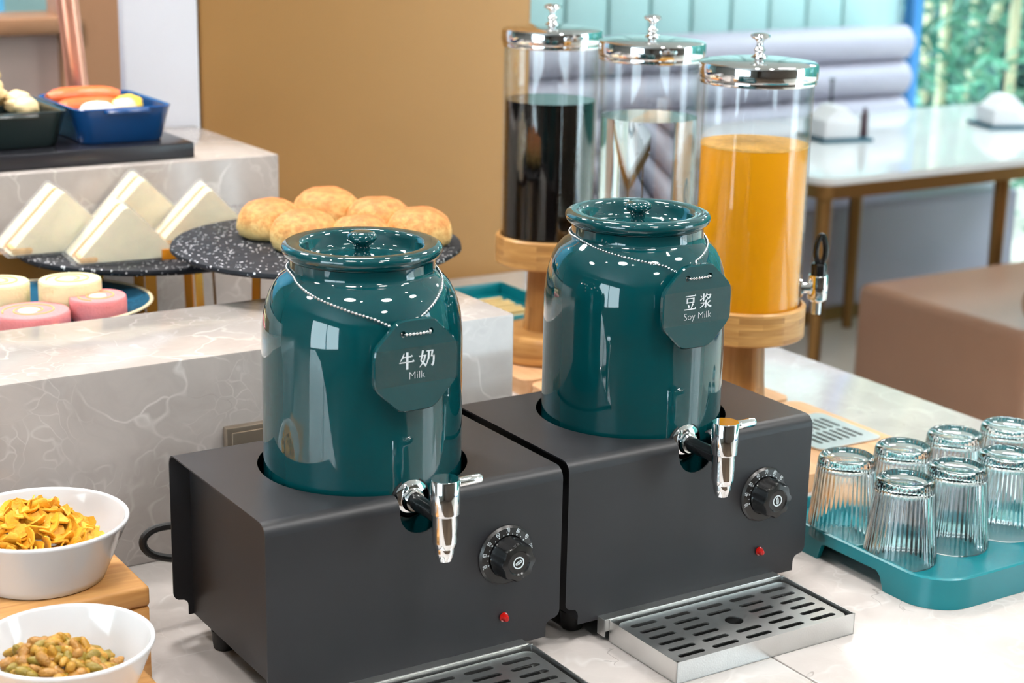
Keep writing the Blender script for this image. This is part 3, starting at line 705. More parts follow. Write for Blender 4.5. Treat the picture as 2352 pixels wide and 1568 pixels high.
for i, ((x, y), lm, ln, lab) in enumerate(DISP):
    rt, lq = make_dispenser(lm, ln); rt.location = (x, y, 0); rt['label'] = lab; rt['group'] = 'cold drink dispensers'
    if ln == 'juice':
        fo_ = B(); vs, fs = [], []
        fo_.lathe([(0, 0.4276), (0.0692, 0.4276), (0.0692, 0.4302), (0.066, 0.4306), (0.03, 0.4304), (0, 0.4304)], 64).build('foam', FOAM, lq)
    if ln == 'water':
        bb = B()
        for k in range(70):
            a = random.uniform(0, 2 * PI); z = random.choice([random.uniform(0.25, 0.42), 0.424])
            bb.ball((0.0668 * math.cos(a), 0.0668 * math.sin(a), z), random.uniform(0.0006, 0.0016), 8, 6)
        bo = bb.build('bubbles', glass_mat('air_bubble', 1.02), lq); bo['kind'] = 'stuff'
    # wooden board the stand rests on
    bd = thing('serving_board', ('pale wooden board under the cola dispenser', 'pale wooden board under the water dispenser, its corner beside the juice board', 'pale wooden board with a steel drain grille under the juice dispenser')[i], 'board', (0, 0, 0), 0, 'boards under the dispensers')
    y0, y1 = ((0.752, 0.995), (0.493, 0.742), (0.228, 0.483))[i]
    hole = [rrect(0.94, 1.035, 0.295, 0.415, 0.01)] if i == 2 else []
    B().prism(rrect(0.762, 1.062, y0, y1, 0.018), 0.0003, 0.025).build('board', BOARD, bd, ang=40)
    if i == 2:
        hs = []
        for c in range(2):
            for r_ in range(7): hs.append(slot(0.953 + r_ * 0.0122, 0.328 + c * 0.046, 0.04, 0.0058, ang=PI / 2))
        g = B(); g.prism(rrect(0.932, 1.046, 0.288, 0.416, 0.012), 0.0262, 0.0275, hs); g.build('drain_grille', STEEL, bd, False)
        B().prism(rrect(0.936, 1.042, 0.292, 0.412, 0.01), 0.0251, 0.0258).build('grille_shade', BLACKIN, bd, False)  # flat dark sheet on the board, standing in for shade behind the slots

# ------------------------------------------------------------------ glasses and their tray
tr = thing('serving_tray', 'teal plastic tray with cut-out handles holding upturned glasses', 'tray')
ol = rrect(0.7185, 1.12, -0.132, 0.148, 0.05, 10); il = rrect(0.7245, 1.114, -0.126, 0.142, 0.044, 10)
def refine(o):
    out = []
    for i in range(len(o)):
        a, c = Vector(o[i]), Vector(o[(i + 1) % len(o)]); k = max(1, int((c - a).length / 0.006))
        for j in range(k): out.append(a.lerp(c, j / k))
    return out
def ring_wall():
    b = B(); n0 = []
    oo = rrect(0.7185, 1.12, -0.132, 0.148, 0.05, 10)
    pts = refine(oo); c = Vector((0.919, 0.008)); vs = []
    def inner(p):
        q = p.copy()
        # nearest point on the inner outline by shrinking toward the straight core
        cx = min(max(p.x, 0.7685), 1.07); cy2 = min(max(p.y, -0.082), 0.098); d = Vector((p.x - cx, p.y - cy2)); L_ = d.length
        return Vector((cx, cy2)) + d * ((L_ - 0.006) / L_)
    for p in pts:
        zb = 0.0003
        if p.x < 0.72 or p.x > 1.118:
            t = abs(p.y - 0.003)
            if t < 0.052: zb = 0.021 if t < 0.043 else 0.0003 + 0.0207 * math.sqrt(max(0, 1 - ((t - 0.043) / 0.009) ** 2))
        q = inner(p)
        vs += [(p.x, p.y, zb), (p.x, p.y, 0.0345), (p.x + (q.x - p.x) * 0.3, p.y + (q.y - p.y) * 0.3, 0.036), (p.x + (q.x - p.x) * 0.8, p.y + (q.y - p.y) * 0.8, 0.0358), (q.x, q.y, 0.034), (q.x, q.y, zb)]
    n = len(pts); fs = []
    for i in range(n):
        j = (i + 1) % n
        for k in range(6):
            l = (k + 1) % 6; fs.append((i * 6 + k, i * 6 + l, j * 6 + l, j * 6 + k))
    return b.add(vs, fs)
ring_wall().build('rim', TRAYTEAL, tr, ang=40)
B().prism(rrect(0.7247, 1.1138, -0.1258, 0.1418, 0.043, 10), 0.021, 0.0235).build('tray_floor', TRAYTEAL, tr)
def make_cup():
    n = 44
    prof = [(0, 0.0842), (0.026, 0.0842), (0.0285, 0.083), (0.0300, 0.079), (0.0385, 0.002), (0.0392, 0.0003), (0.0402, 0.0003), (0.0410, 0.002), (0.0402, 0.012), (0.0385, 0.03), (0.0362, 0.055), (0.0345, 0.074), (0.0336, 0.083), (0.0334, 0.085), (0.0330, 0.0905), (0.0318, 0.0945), (0.0288, 0.0966), (0.0255, 0.0955), (0.0235, 0.0938), (0.015, 0.0928), (0, 0.0925)]
    def rib(k, a):
        return 0.00042 * math.cos(n * a) if 8 <= k <= 12 else (0.0002 * math.cos(n * a) if 13 <= k <= 14 else 0)
    return B().lathe(prof, n * 6, fn=rib).mesh('tumbler', CUPGLASS, ang=60)
cm = make_cup()
CUPS = [((0.7570, 0.058), 'ribbed glass upside down on the teal tray, leftmost of the back row'), ((0.7610, -0.032), 'ribbed glass upside down at the front left corner of the teal tray'),
        ((0.8405, 0.052), 'ribbed glass upside down on the teal tray, second of the back row'), ((0.8455, -0.030), 'ribbed glass upside down on the teal tray, second of the front row'),
        ((0.9310, 0.057), 'ribbed glass upside down on the teal tray, third of the back row'), ((1.0140, 0.048), 'ribbed glass upside down at the far right end of the back row'), ((0.9290, -0.028), 'ribbed glass upside down on the teal tray, third of the front row')]
for (x, y), lab in CUPS:
    tag(link('tumbler', cm, None, (x, y, 0.0237), random.uniform(0, 3)), lab, 'glass', 'upturned glasses on the teal tray')

# ------------------------------------------------------------------ bowls of cereal and raisins on wooden risers
rs = thing('wooden_riser', 'pale wooden riser under the bowl of corn flakes', 'riser', (0, 0, 0), 0)
B().box(-0.42, -0.056, 0.1416, 0.33, 0.079, 0.1, 0.004, 3).build('top_board', WOODL, rs)
B().box(-0.0745, -0.0565, 0.1421, 0.3295, 0.0003, 0.0788, 0.003).build('side_board', WOODL, rs)
B().box(-0.4, -0.0748, 0.1500, 0.165, 0.0003, 0.0788, 0.001).build('front_board', WOODL, rs)
rs2 = thing('wooden_step', 'low wooden step under the bowl of green raisins', 'riser', (0, 0, 0), 0)
B().box(-0.42, -0.088, -0.09, 0.1405, 0.03, 0.05, 0.004, 3).build('top_board', WOODL, rs2)
B().box(-0.106, -0.0885, -0.0895, 0.14, 0.0003, 0.0298, 0.003).build('side_board', WOODL, rs2)
def bowl(cx, cy_, z, r, h, label):
    k = r / 0.084
    p = [(0, 0), (0.057 * k, 0), (0.060 * k, 0.0015), (0.0625 * k, 0.008), (0.0830 * k, h - 0.004), (0.0842 * k, h - 0.0022), (0.0840 * k, h - 0.0004), (0.0826 * k, h + 0.0006), (0.0808 * k, h), (0.0798 * k, h - 0.0018), (0.0785 * k, h - 0.006), (0.0585 * k, 0.009), (0.054 * k, 0.0055), (0, 0.005)]
    o = B().lathe(p, 96).build('bowl', CERAMIC, None, ang=60, loc=(cx, cy_, z)); tag(o, label, 'bowl')
bowl(-0.1365, 0.2150, 0.1001, 0.0842, 0.06, 'white ceramic bowl filled with corn flakes')
bowl(-0.1700, 0.0459, 0.0501, 0.0770, 0.06, 'white ceramic bowl filled with green raisins')
FLAKE = pmat('corn_flake', srgb(255, 186, 52), 0.5, 0, 0.8, 200, 0.35, 110, **{'Subsurface Weight': 0.15, 'Subsurface Scale': 0.004})
FLAKE.node_tree.nodes['Principled BSDF'].inputs['Subsurface Radius'].default_value = (1, 0.5, 0.1)
def flake_mesh(seed):
    rnd = random.Random(seed); n, m = 14, 4; vs, fs = [(0, 0, 0)], []
    ph = [rnd.uniform(0, 6.28) for _ in range(4)]; kx, ky, kxy = rnd.uniform(14, 42), rnd.uniform(-8, 26), rnd.uniform(-22, 22)
    for j in range(1, m + 1):
        for i in range(n):
            a = 2 * PI * i / n; r = 0.0104 * j / m * (1 + 0.16 * math.sin(2 * a + ph[0]) + 0.1 * math.sin(3 * a + ph[1]) + 0.07 * math.sin(5 * a + ph[2]))
            x, y = r * math.cos(a), r * math.sin(a)
            vs.append((x, y, kx * x * x + ky * y * y + kxy * x * y + 0.0005 * noise.noise(Vector((x * 350 + seed * 9, y * 350, 0)))))
    for i in range(n): fs.append((0, 1 + i, 1 + (i + 1) % n))
    for j in range(m - 1):
        for i in range(n):
            a, c = 1 + j * n, 1 + (j + 1) * n; k = (i + 1) % n
            fs.append((a + i, c + i, c + k, a + k))
    N_ = len(vs); top = [(x, y, z + 0.0018) for x, y, z in vs]
    b = B(); allf = [f[::-1] for f in fs] + [tuple(i + N_ for i in f) for f in fs]
    r0 = 1 + (m - 1) * n
    for i in range(n): k = (i + 1) % n; allf.append((r0 + i, r0 + k, N_ + r0 + k, N_ + r0 + i))
    return b.add(vs + top, allf).mesh('corn_flake', FLAKE, ang=60)
fm = [flake_mesh(s) for s in range(9)]
rnd = random.Random(3)
def heap(n, cx, cy_, z0, rad, hgt, px, py, sep, place):
    done = []
    tries = 0
    while len(done) < n and tries < 20000:
        tries += 1
        a = rnd.uniform(0, 2 * PI); q = math.sqrt(rnd.random()) * rad
        x, y = cx + q * math.cos(a), cy_ + q * math.sin(a)
        d = math.hypot(x - cx - px, y - cy_ - py) / rad
        z = z0 + hgt * max(0, 1 - d * d * 0.8) + rnd.uniform(-0.004, 0.003)
        p = Vector((x, y, z))
        if all((p - o).length > sep for o in done):
            done.append(p); place(p, a, d)
def put_flake(p, a, d):
    o = link('corn_flake', fm[rnd.randrange(9)], None, p); s = rnd.uniform(0.8, 1.15); o.scale = (s, s, s)
    o.rotation_euler = (rnd.gauss(0, 0.6), rnd.gauss(0, 0.6), rnd.uniform(0, 6.28))
    tag(o, 'golden corn flake in the heap in the white bowl', 'corn flake', 'corn flakes heaped in the white bowl')
heap(120, -0.1365, 0.2150, 0.128, 0.052, 0.035, -0.004, 0.010, 0.0072, put_flake)
RA = [pmat('raisin_%d' % i, c, 0.42, 0, 0.7, 320, 0.5, 160, **{'Subsurface Weight': 0.1, 'Subsurface Scale': 0.003}) for i, c in enumerate((srgb(172, 134, 46), srgb(178, 126, 52), srgb(150, 126, 40), srgb(194, 144, 50)))]
def raisin_mesh(seed):
    rnd2 = random.Random(seed); b = B().ball((0, 0, 0), 1, 16, 10)
    L_, w2_, h2_ = rnd2.uniform(0.0062, 0.0082), rnd2.uniform(0.0036, 0.0046), rnd2.uniform(0.0032, 0.0042); out = []
    for x, y, z in b.v:
        v = Vector((z, y, x)); k = 1 + 0.22 * noise.noise(Vector((v.x * 1.2, v.y * 3.2, v.z * 3.2)) + Vector((seed * 7.3, 0, 0))) - 0.1 * abs(noise.noise(Vector((v.x * 2, v.y * 7, v.z * 7)) + Vector((0, seed * 3.1, 0))))
        tp = 1 - 0.25 * v.x
        out.append((v.x * L_ * (0.9 + 0.1 * k), v.y * w2_ * k * tp, v.z * h2_ * k * tp))
    b.v = out
    return b.mesh('raisin', RA[seed % 4], ang=80)
rm = [raisin_mesh(s) for s in range(12)]
def put_raisin(p, a, d):
    o = link('raisin', rm[rnd.randrange(12)], None, p); s = rnd.uniform(1.05, 1.4); o.scale = (s, s, s)
    o.rotation_euler = (rnd.uniform(0, 6.28), rnd.gauss(0, 0.5), rnd.uniform(0, 6.28))
    tag(o, 'wrinkled green-gold raisin in the heap in the white bowl', 'raisin', 'raisins heaped in the white bowl')
heap(170, -0.1700, 0.0459, 0.0760, 0.049, 0.025, -0.012, 0.006, 0.0072, put_raisin)

# ------------------------------------------------------------------ slate platters, sandwiches, buns, cake rolls
def platter(name, label, cx, cy_, z, ra, rb, rz, ring_r, nleg, seed, off=(0, 0), skip=()):
    root = thing(name, label, 'platter', (cx, cy_, 0), rz)
    rnd2 = random.Random(seed); ph = rnd2.uniform(0, 6)
    n = 72; prof = [(0, z - 0.009), (0.97, z - 0.009), (1.0, z - 0.005), (0.995, z - 0.001), (0.985, z), (0, z)]
    b = B().lathe(prof, n); vs = []
    for x, y, zz in b.v:
        a = math.atan2(y, x); k = 1 + 0.006 * noise.noise(Vector((math.cos(a) * 4, math.sin(a) * 4, ph)))
        vs.append((x * ra * k, y * rb * k, zz))
    b.v = vs; b.build('slate', SLATE, root)
    OF = T(off[0], off[1], 0)
    B().lathe([(ring_r - 0.003, z - 0.0155), (ring_r + 0.003, z - 0.0155), (ring_r + 0.003, z - 0.0095), (ring_r - 0.003, z - 0.0095), (ring_r - 0.003, z - 0.0155)], 48, OF).build('top_ring', GOLD, root)
    B().lathe([(ring_r * 1.1 - 0.003, 0.0003), (ring_r * 1.1 + 0.003, 0.0003), (ring_r * 1.1 + 0.003, 0.006), (ring_r * 1.1 - 0.003, 0.006), (ring_r * 1.1 - 0.003, 0.0003)], 48, OF).build('foot_ring', GOLD, root)
    for i in range(nleg):
        a = 2 * PI * i / nleg + 0.3
        M = OF @ RZ(a)
        if i in skip: continue
        vs = []
        for zz, rr in ((0.0062, ring_r * 1.1), (z - 0.0157, ring_r)):
            for dx in (-0.0012, 0.0012):
                for dy in (-0.0075, 0.0075): vs.append((rr + dx, dy, zz))
        B().add(vs, [(0, 1, 3, 2), (4, 6, 7, 5), (0, 4, 5, 1), (2, 3, 7, 6), (0, 2, 6, 4), (1, 5, 7, 3)], M).build('leg', GOLD, root, False)
    return root
SKIP2 = []
for i in range(10):      # no leg where it would run through the lower platter
    a_ = 2 * PI * i / 10 + 0.3; dx_, dy_ = 0.4147 + 0.093 * math.cos(a_) - 0.2556, 0.7726 + 0.093 * math.sin(a_) - 0.964
    if ((dx_ * 0.842 - dy_ * 0.54) / 0.19) ** 2 + ((dx_ * 0.54 + dy_ * 0.842) / 0.155) ** 2 < 1: SKIP2.append(i)
platter('slate_platter', 'oval black slate platter on brass legs carrying the wrapped sandwiches', 0.2556, 0.964, 0.2385, 0.178, 0.142, -0.5702, 0.095, 8, 1)
platter('slate_platter', 'round black slate platter on brass legs carrying the golden buns', 0.4067, 0.7206, 0.2787, 0.1934, 0.1934, 0.0, 0.088, 10, 2, (0.008, 0.052), SKIP2)
BREAD = pmat('white_bread', srgb(252, 238, 204), 0.8, 0, 0.5, 500, 0.15, 60, **{'Subsurface Weight': 0.15, 'Subsurface Scale': 0.01})
CRUST = pmat('bread_crust', srgb(238, 188, 122), 0.7, 0, 0.4, 200, 0.4, 60)
FILL = pmat('orange_filling', srgb(244, 150, 30), 0.45)
def sandwich(cx, cy_, z, rz, s, label):
    root = thing('sandwich', label, 'sandwich', (cx, cy_, z), rz, 'wrapped triangle sandwiches')
    hw, hh, th = 0.073 * s, 0.076 * s, 0.074 * s
    def tri(g):   # rounded triangle, apex up, in x-z
        P = [Vector((-hw - g, -g * 0.3)), Vector((hw + g, -g * 0.3)), Vector((0.0, hh + g))]; out = []
        for i in range(3):
            p, a, c = P[i], P[i - 1], P[(i + 1) % 3]; q = 0.007
            d1 = (a - p).normalized() * q; d2 = (c - p).normalized() * q
            for t in (0, 0.35, 0.65, 1): out.append(tuple(((1 - t) ** 2 * (p + d1) + 2 * t * (1 - t) * p + t * t * (p + d2))[:2]))
        return out
    def slab(y0, y1, sc, mat_, nm):
        b = B().prism([(x * sc, y) for x, y in tri(-0.001)], -y1, -y0, M=RX(PI / 2) @ T(0, 0.0022, 0))
        return b.build(nm, mat_, root, ang=40)
    slab(0, th * 0.42, 1, BREAD, 'bread_slice'); slab(th * 0.43, th * 0.55, 0.97, FILL, 'filling'); slab(th * 0.56, th * 0.98, 1, BREAD, 'bread_slice')
    # crust along one cut corner and the plastic film round the lot
    B().box(-hw * 0.93, -hw * 0.56, -0.0012, th * 0.40, 0.0018, 0.012 * s, 0.004, 2).build('crust', CRUST, root)
    f = B().prism(tri(0.0042), -th - 0.002, 0.003, M=RX(PI / 2) @ T(0, 0.0012, 0))
    f.build('plastic_wrap', FILM, root, ang=20)
    B().prism([(hw * 0.62, 0.0002), (hw * 1.02, 0.0002), (hw * 0.86, 0.014), (hw * 0.62, 0.014)], -0.0028, 0.0036, M=RX(PI / 2)).build('label_tab', FILL, root, False)
ZS = 0.2387
sandwich(0.2050, 0.8850, ZS, R(-6), 1.0, 'wrapped white-bread triangle sandwich lying nearest on the slate platter')
sandwich(0.1500, 0.9780, ZS, R(-3), 1.12, 'wrapped triangle sandwich at the left end of the slate platter')
sandwich(0.2850, 1.0300, ZS, R(-8), 1.1, 'wrapped triangle sandwich at the back of the slate platter, its tip highest')
sandwich(0.3440, 0.9300, ZS, R(-12), 1.06, 'wrapped triangle sandwich partly hidden behind the bun platter')
BUN = ramp_z('bun_crust', [(0.0, srgb(250, 214, 146)), (0.35, srgb(248, 204, 130)), (0.6, srgb(230, 164, 94)), (1.0, srgb(196, 116, 58))], 0.0, 0.052, 0.6, 110, 0.9, 1.0, 260, 0.0)
def bun_mesh(seed):
    b = B(); prof = [(0, 0), (0.034, 0.0), (0.0405, 0.004), (0.0435, 0.012), (0.0440, 0.020), (0.0425, 0.029), (0.0385, 0.0375), (0.031, 0.0445), (0.020, 0.0490), (0.010, 0.0507), (0, 0.0512)]
    b.lathe(prof, 48); vs = []
    for x, y, z in b.v:
        k = 1 + 0.07 * noise.noise(Vector((x * 26 + seed * 5, y * 26, z * 26))) + 0.02 * noise.noise(Vector((x * 140 + seed * 5, y * 140, z * 140)))
        vs.append((x * k, y * k, max(0, z * (1 + 0.05 * noise.noise(Vector((x * 40, y * 40, seed * 3.0)))))))
    b.v = vs; return b.mesh('bread_bun', BUN, ang=80)
bms = [bun_mesh(i) for i in range(3)]
for i, (x, y, s, lab) in enumerate(((0.3660, 0.7800, 1.0, 'golden bread bun at the left end of the slate platter'), (0.3720, 0.6880, 1.0, 'golden bread bun nearest the front left of the slate platter'),
        (0.4600, 0.8000, 1.08, 'golden bread bun at the back of the platter, highest in view'), (0.5000, 0.7230, 1.02, 'golden bread bun in the middle right of the slate platter'),
        (0.5180, 0.6420, 0.98, 'golden bread bun at the right end of the slate platter'), (0.4330, 0.6450, 0.92, 'golden bread bun mostly hidden behind the milk jar lid'))):
    o = link('bread_bun', bms[i % 3], None, (x, y, 0.2789), i * 1.3); o.scale = (s, s, s); tag(o, lab, 'bun', 'buns on the slate platter')
cp = thing('cake_plate', 'blue plate with a cream rim holding cake rolls behind the marble riser', 'plate', (0.0830, 0.8350, 0))
B().lathe([(0, 0.196), (0.08, 0.196), (0.105, 0.2), (0.125, 0.207), (0.1262, 0.2085), (0.1215, 0.2095), (0.103, 0.2035), (0.08, 0.2), (0, 0.2)], 72).build('dish', pmat('blue_glaze', srgb(40, 92, 120), 0.2), cp)
B().lathe([(0.1225, 0.2098), (0.1265, 0.2088), (0.1275, 0.2098), (0.1262, 0.2112), (0.123, 0.2110), (0.1225, 0.2098)], 72).build('rim', pmat('cream_rim', srgb(232, 214, 178), 0.3), cp)
B().lathe([(0, 0.0003), (0.07, 0.0003), (0.068, 0.01), (0.03, 0.02), (0.025, 0.17), (0.06, 0.1955), (0, 0.1955)], 40).build('pedestal', CERAMIC, cp)
def cake(x, y, r, h, colr, fillc, label, seed, tilt=0):
    root = thing('cake_roll', label, 'cake', (x, y, 0.2005), random.uniform(0, 6), 'cake rolls on the blue plate')
    m = pmat('sponge_%d' % seed, colr, 0.8, 0, 0.5, 300, 0.12, 40, **{'Subsurface Weight': 0.2, 'Subsurface Scale': 0.01})
    b = B().lathe([(0, 0), (r * 0.97, 0), (r, 0.003), (r, h - 0.004), (r * 0.975, h - 0.001), (r * 0.95, h), (0, h)], 56)
    b.v = [(p[0] * (1 + 0.02 * noise.noise(Vector((p[0] * 40 + seed, p[1] * 40, p[2] * 60)))), p[1] * (1 + 0.02 * noise.noise(Vector((p[1] * 40 + seed, p[0] * 40, 1)))) * 0.94, p[2]) for p in b.v]
    sp = b.build('sponge', m, root)
    pts = []
    for i in range(70):
        t = i / 69; a = 1.2 + t * 3.6 * PI; q = r * (0.22 + 0.52 * t); pts.append((q * math.cos(a), q * math.sin(a) * 0.94, h + 0.0002))
    B().tube(pts, 0.0011, 6).build('jam_line', pmat('crumb_line_%d' % seed, srgb(226, 178, 112), 0.7), root)
    B().lathe([(0, -0.001), (r * 0.30, -0.001), (r * 0.26, 0.0012), (0, 0.0022)], 24, T(r * 0.05, 0, h)).build('cream', pmat('cream_%d' % seed, fillc, 0.5), root)
cake(0.0970, 0.8090, 0.0400, 0.043, srgb(234, 222, 176), srgb(240, 230, 202), 'cream sponge cake roll in full view on the blue plate', 1)
cake(0.1180, 0.7640, 0.0385, 0.028, srgb(234, 140, 142), srgb(244, 214, 204), 'pink cake roll with strawberry cream at the right of the plate', 2)
cake(0.0160, 0.8500, 0.0400, 0.040, srgb(234, 222, 176), srgb(240, 230, 202), 'cream sponge cake roll cut off by the left edge', 3)
cake(0.0300, 0.7600, 0.0480, 0.020, srgb(234, 140, 142), srgb(244, 222, 210), 'pink cake roll lying low at the left edge', 4)

# ------------------------------------------------------------------ hot food pans on the back block
tag(B().box(-0.5, 0.412, 1.150, 1.44, 0.3274, 0.3515, 0.003).build('hot_plate', DARKPLATE), 'long black warming plate on the tall marble block', 'hot plate')
def pan(cx, cy_, wx, wy, m, label):
    root = thing('roasting_pan', label, 'pan', (cx, cy_, 0.3518))
    n = 7
    def ringp(f, z): return [(x, y, z) for x, y in rrect(-wx / 2 * f, wx / 2 * f, -wy / 2 * f, wy / 2 * f, 0.022 * f, n)]
    lv = [ringp(0.84, 0.0), ringp(0.87, 0.003), ringp(1.0, 0.05), ringp(1.02, 0.053), ringp(1.0, 0.0545), ringp(0.965, 0.052), ringp(0.85, 0.006)]
    k = len(lv[0]); vs = [p for q in lv for p in q]; fs = []
    for i in range(len(lv) - 1):
        for j in range(k): l = (j + 1) % k; fs.append((i * k + j, i * k + l, (i + 1) * k + l, (i + 1) * k + j))
    fs.append(tuple(range(k))[::-1]); fs.append(tuple((len(lv) - 1) * k + j for j in range(k)))
    B().add(vs, fs).build('pan_body', m, root)
    for sx in (-1, 1):
        B().box(-0.035, 0.035, sx * wy / 2 - 0.012, sx * wy / 2 + 0.012, 0.0455, 0.0535, 0.004, 2).build('handle', m, root)
    return root
pan(0.3150, 1.2750, 0.150, 0.20, NAVY, 'navy enamel pan of sausages on the black warming plate')
pan(0.1480, 1.2800, 0.160, 0.20, DKGREEN, 'dark green enamel pan of fried food at the left edge')
FRY = pmat('fried_gold', srgb(252, 222, 168), 0.45, 0, 0.6, 120, 0.5, 50)
SAUS = pmat('sausage_skin', srgb(226, 112, 62), 0.25, 0, 0, 1, 0.3, 60)
EGG = pmat('egg_white', srgb(250, 244, 230), 0.3)
YOLK = pmat('corn_yellow', srgb(248, 206, 70), 0.35)
def lump(nm, m, loc, sc, seed, label, cat, grp, rz=0):
    b = B().ball((0, 0, 0), 1, 18, 12)
    b.v = [tuple(Vector(p) * (1 + 0.18 * noise.noise(Vector(p) * 1.6 + Vector((seed * 3.3, 0, 0))))) for p in b.v]
    b.v = [(p[0] * sc[0], p[1] * sc[1], p[2] * sc[2]) for p in b.v]
    o = b.build(nm, m, None, ang=80, loc=loc, rz=rz); tag(o, label, cat, grp)
rnd = random.Random(11)
for i in range(26):
    x = 0.148 + rnd.uniform(-0.058, 0.058); y = 1.28 + rnd.uniform(-0.07, 0.07); zz = 0.398 + 0.062 * max(0, 1 - ((x - 0.12) / 0.07) ** 2) * rnd.uniform(0.3, 1.0)
    lump('fried_piece', FRY, (x, y, zz), (0.024, 0.019, 0.014), i, 'golden fried piece in the dark green pan', 'fried food', 'fried pieces in the dark green pan', rnd.uniform(0, 3))
def sausage(x, y, z, rz, L_, label):
    pts = [(L_ * (i / 10 - 0.5), 0.012 * math.sin(PI * i / 10) - 0.006, 0) for i in range(11)]; rad = [0.008, 0.0135, 0.0155, 0.016, 0.016, 0.016, 0.016, 0.016, 0.0155, 0.0135, 0.008]
    tag(B().tube(pts, rad, 14).build('sausage', SAUS, None, ang=60, loc=(x, y, z), rz=rz), label, 'sausage', 'sausages in the navy pan')
sausage(0.300, 1.325, 0.405, R(-4), 0.115, 'orange-brown sausage lying at the back of the navy pan')
sausage(0.292, 1.285, 0.393, R(6), 0.105, 'orange-brown sausage lying in the middle of the navy pan')
lump('boiled_egg', EGG, (0.290, 1.235, 0.392), (0.032, 0.02, 0.017), 31, 'white boiled egg half beside the sausages in the navy pan', 'egg', None)
lump('boiled_egg', pmat('egg_cream', srgb(248, 226, 190), 0.35), (0.338, 1.245, 0.394), (0.02, 0.02, 0.018), 32, 'cream coloured egg piece in the middle of the navy pan', 'egg', None)
lump('corn_piece', YOLK, (0.352, 1.270, 0.396), (0.024, 0.026, 0.016), 33, 'yellow corn piece at the right of the navy pan', 'corn', None)
hl_ = thing('heat_lamp', 'slanted copper tube of the heat lamp above the pans', 'lamp', (0.33, 1.45, 0.40))
B().tube([(0.005, 0.0, -0.01), (-0.005, 0.0, 0.12), (-0.07, 0.0, 0.9), (-0.12, 0, 1.545)], 0.0175, 20).build('copper_tube', COPPER, hl_)
B().lathe([(0, -0.0485), (0.05, -0.0485), (0.05, -0.04), (0.022, -0.034), (0.019, -0.008), (0, -0.008)], 32).build('lamp_foot', pmat('blue_lamp_foot', srgb(96, 130, 200), 0.3), hl_)

# ------------------------------------------------------------------ chopstick box by the cola dispenser
nb = thing('cutlery_box', 'open teal box of wooden sticks behind the marble riser', 'box', (0.93, 1.135, 0), R(0))
b = B(); b.box(-0.1, 0.1, -0.11, 0.11, 0.0003, 0.004, 0.001)
for q in ((-0.1, -0.096, -0.11, 0.11), (0.096, 0.1, -0.11, 0.11), (-0.1, 0.1, -0.11, -0.106), (-0.1, 0.1, 0.106, 0.11)): b.box(*q, 0.0003, 0.045, 0.0015)
b.build('tray_box', TRAYTEAL, nb)
B().box(-0.105, 0.105, -0.115, 0.115, 0.018, 0.024, 0.002).build('flange', TRAYTEAL, nb)
STK = wood('pale_stick', srgb(232, 206, 150), srgb(214, 180, 118), 0.5, (80, 6, 80))
sm = B().box(-0.0035, 0.0035, -0.075, 0.075, 0, 0.005, 0.001).mesh('wooden_stick', STK)
for i in range(11):
    o = link('wooden_stick', sm, None, (0.915 + rnd.uniform(-0.006, 0.006), 1.135 - 0.055 + i * 0.0105, 0.0245 + (i % 2) * 0.006 + 0.0003), R(90) + rnd.uniform(-0.03, 0.03))
    tag(o, 'pale wooden stick lying in the open teal box', 'stick', 'wooden sticks in the teal box')

# ------------------------------------------------------------------ dining area
TZ = -0.15
tb = thing('dining_table', 'white stone dining table with bronze legs by the window', 'table', (0, 0, FZ))
TOPM = pmat('table_stone', srgb(228, 227, 226), 0.06, 0, 0, 1, 0.1, 4)
B().prism(rrect(3.07, 4.97, 2.62, 3.72, 0.06, 6), TZ - 0.022 - FZ, TZ - FZ).build('tabletop', TOPM, tb)
B().prism(rrect(3.068, 4.972, 2.618, 3.722, 0.062, 6), TZ - 0.065 - FZ, TZ - 0.0225 - FZ, [rrect(3.10, 4.94, 2.65, 3.69, 0.04, 6)]).build('apron', BRONZE, tb)
for lx, ly in ((3.12, 2.67), (3.92, 2.67), (3.12, 3.36), (3.92, 3.36), (4.92, 2.67), (4.92, 3.36)):
    B().lathe([(0, 0.0005), (0.02, 0.0005), (0.026, TZ - 0.0655 - FZ), (0, TZ - 0.0655 - FZ)], 24, T(lx, ly, 0)).build('leg', BRONZE, tb)
def bench(name, label, x0, x1, y0, y1, back, m):
    root = thing(name, label, 'bench', (0, 0, FZ))
    B().box(x0, x1, y0, y1, 0.06, 0.45, 0.03, 4).build('seat', m, root)
    B().box(x0 + 0.04, x1 - 0.04, y0 + 0.04, y1 - 0.04, 0.0005, 0.0598).build('plinth', BRONZE, root, False)
    yb = y1 if back > 0 else y0
    for i in range(4):
        z = 0.452 + 0.075 + i * 0.148
        B().tube([(x0 + 0.02, yb, z), (x0 + 0.05, yb, z), ((x0 + x1) / 2, yb, z), (x1 - 0.05, yb, z), (x1 - 0.02, yb, z)], [0.05, 0.074, 0.074, 0.074, 0.05], 24).build('back_roll', m, root)
    B().box(x0 + 0.02, x1 - 0.02, yb + (0.03 if back > 0 else -0.075), yb + (0.075 if back > 0 else -0.03), 0.3, 1.0, 0.01).build('back_board', m, root)
    return root
bench('booth_bench', 'pale booth bench with a rolled backrest along the mint wall', 2.2, 4.88, 3.42, 4.1, 1, LEATHERL)
bench('booth_bench', 'brown leather booth bench nearest the buffet, right of the juice', 3.1, 4.95, 1.80, 2.48, -1, LEATHER)
NAP = pmat('napkin', srgb(240, 238, 240), 0.7)
TRDK = pmat('dark_teal_tray', srgb(40, 92, 110), 0.3)
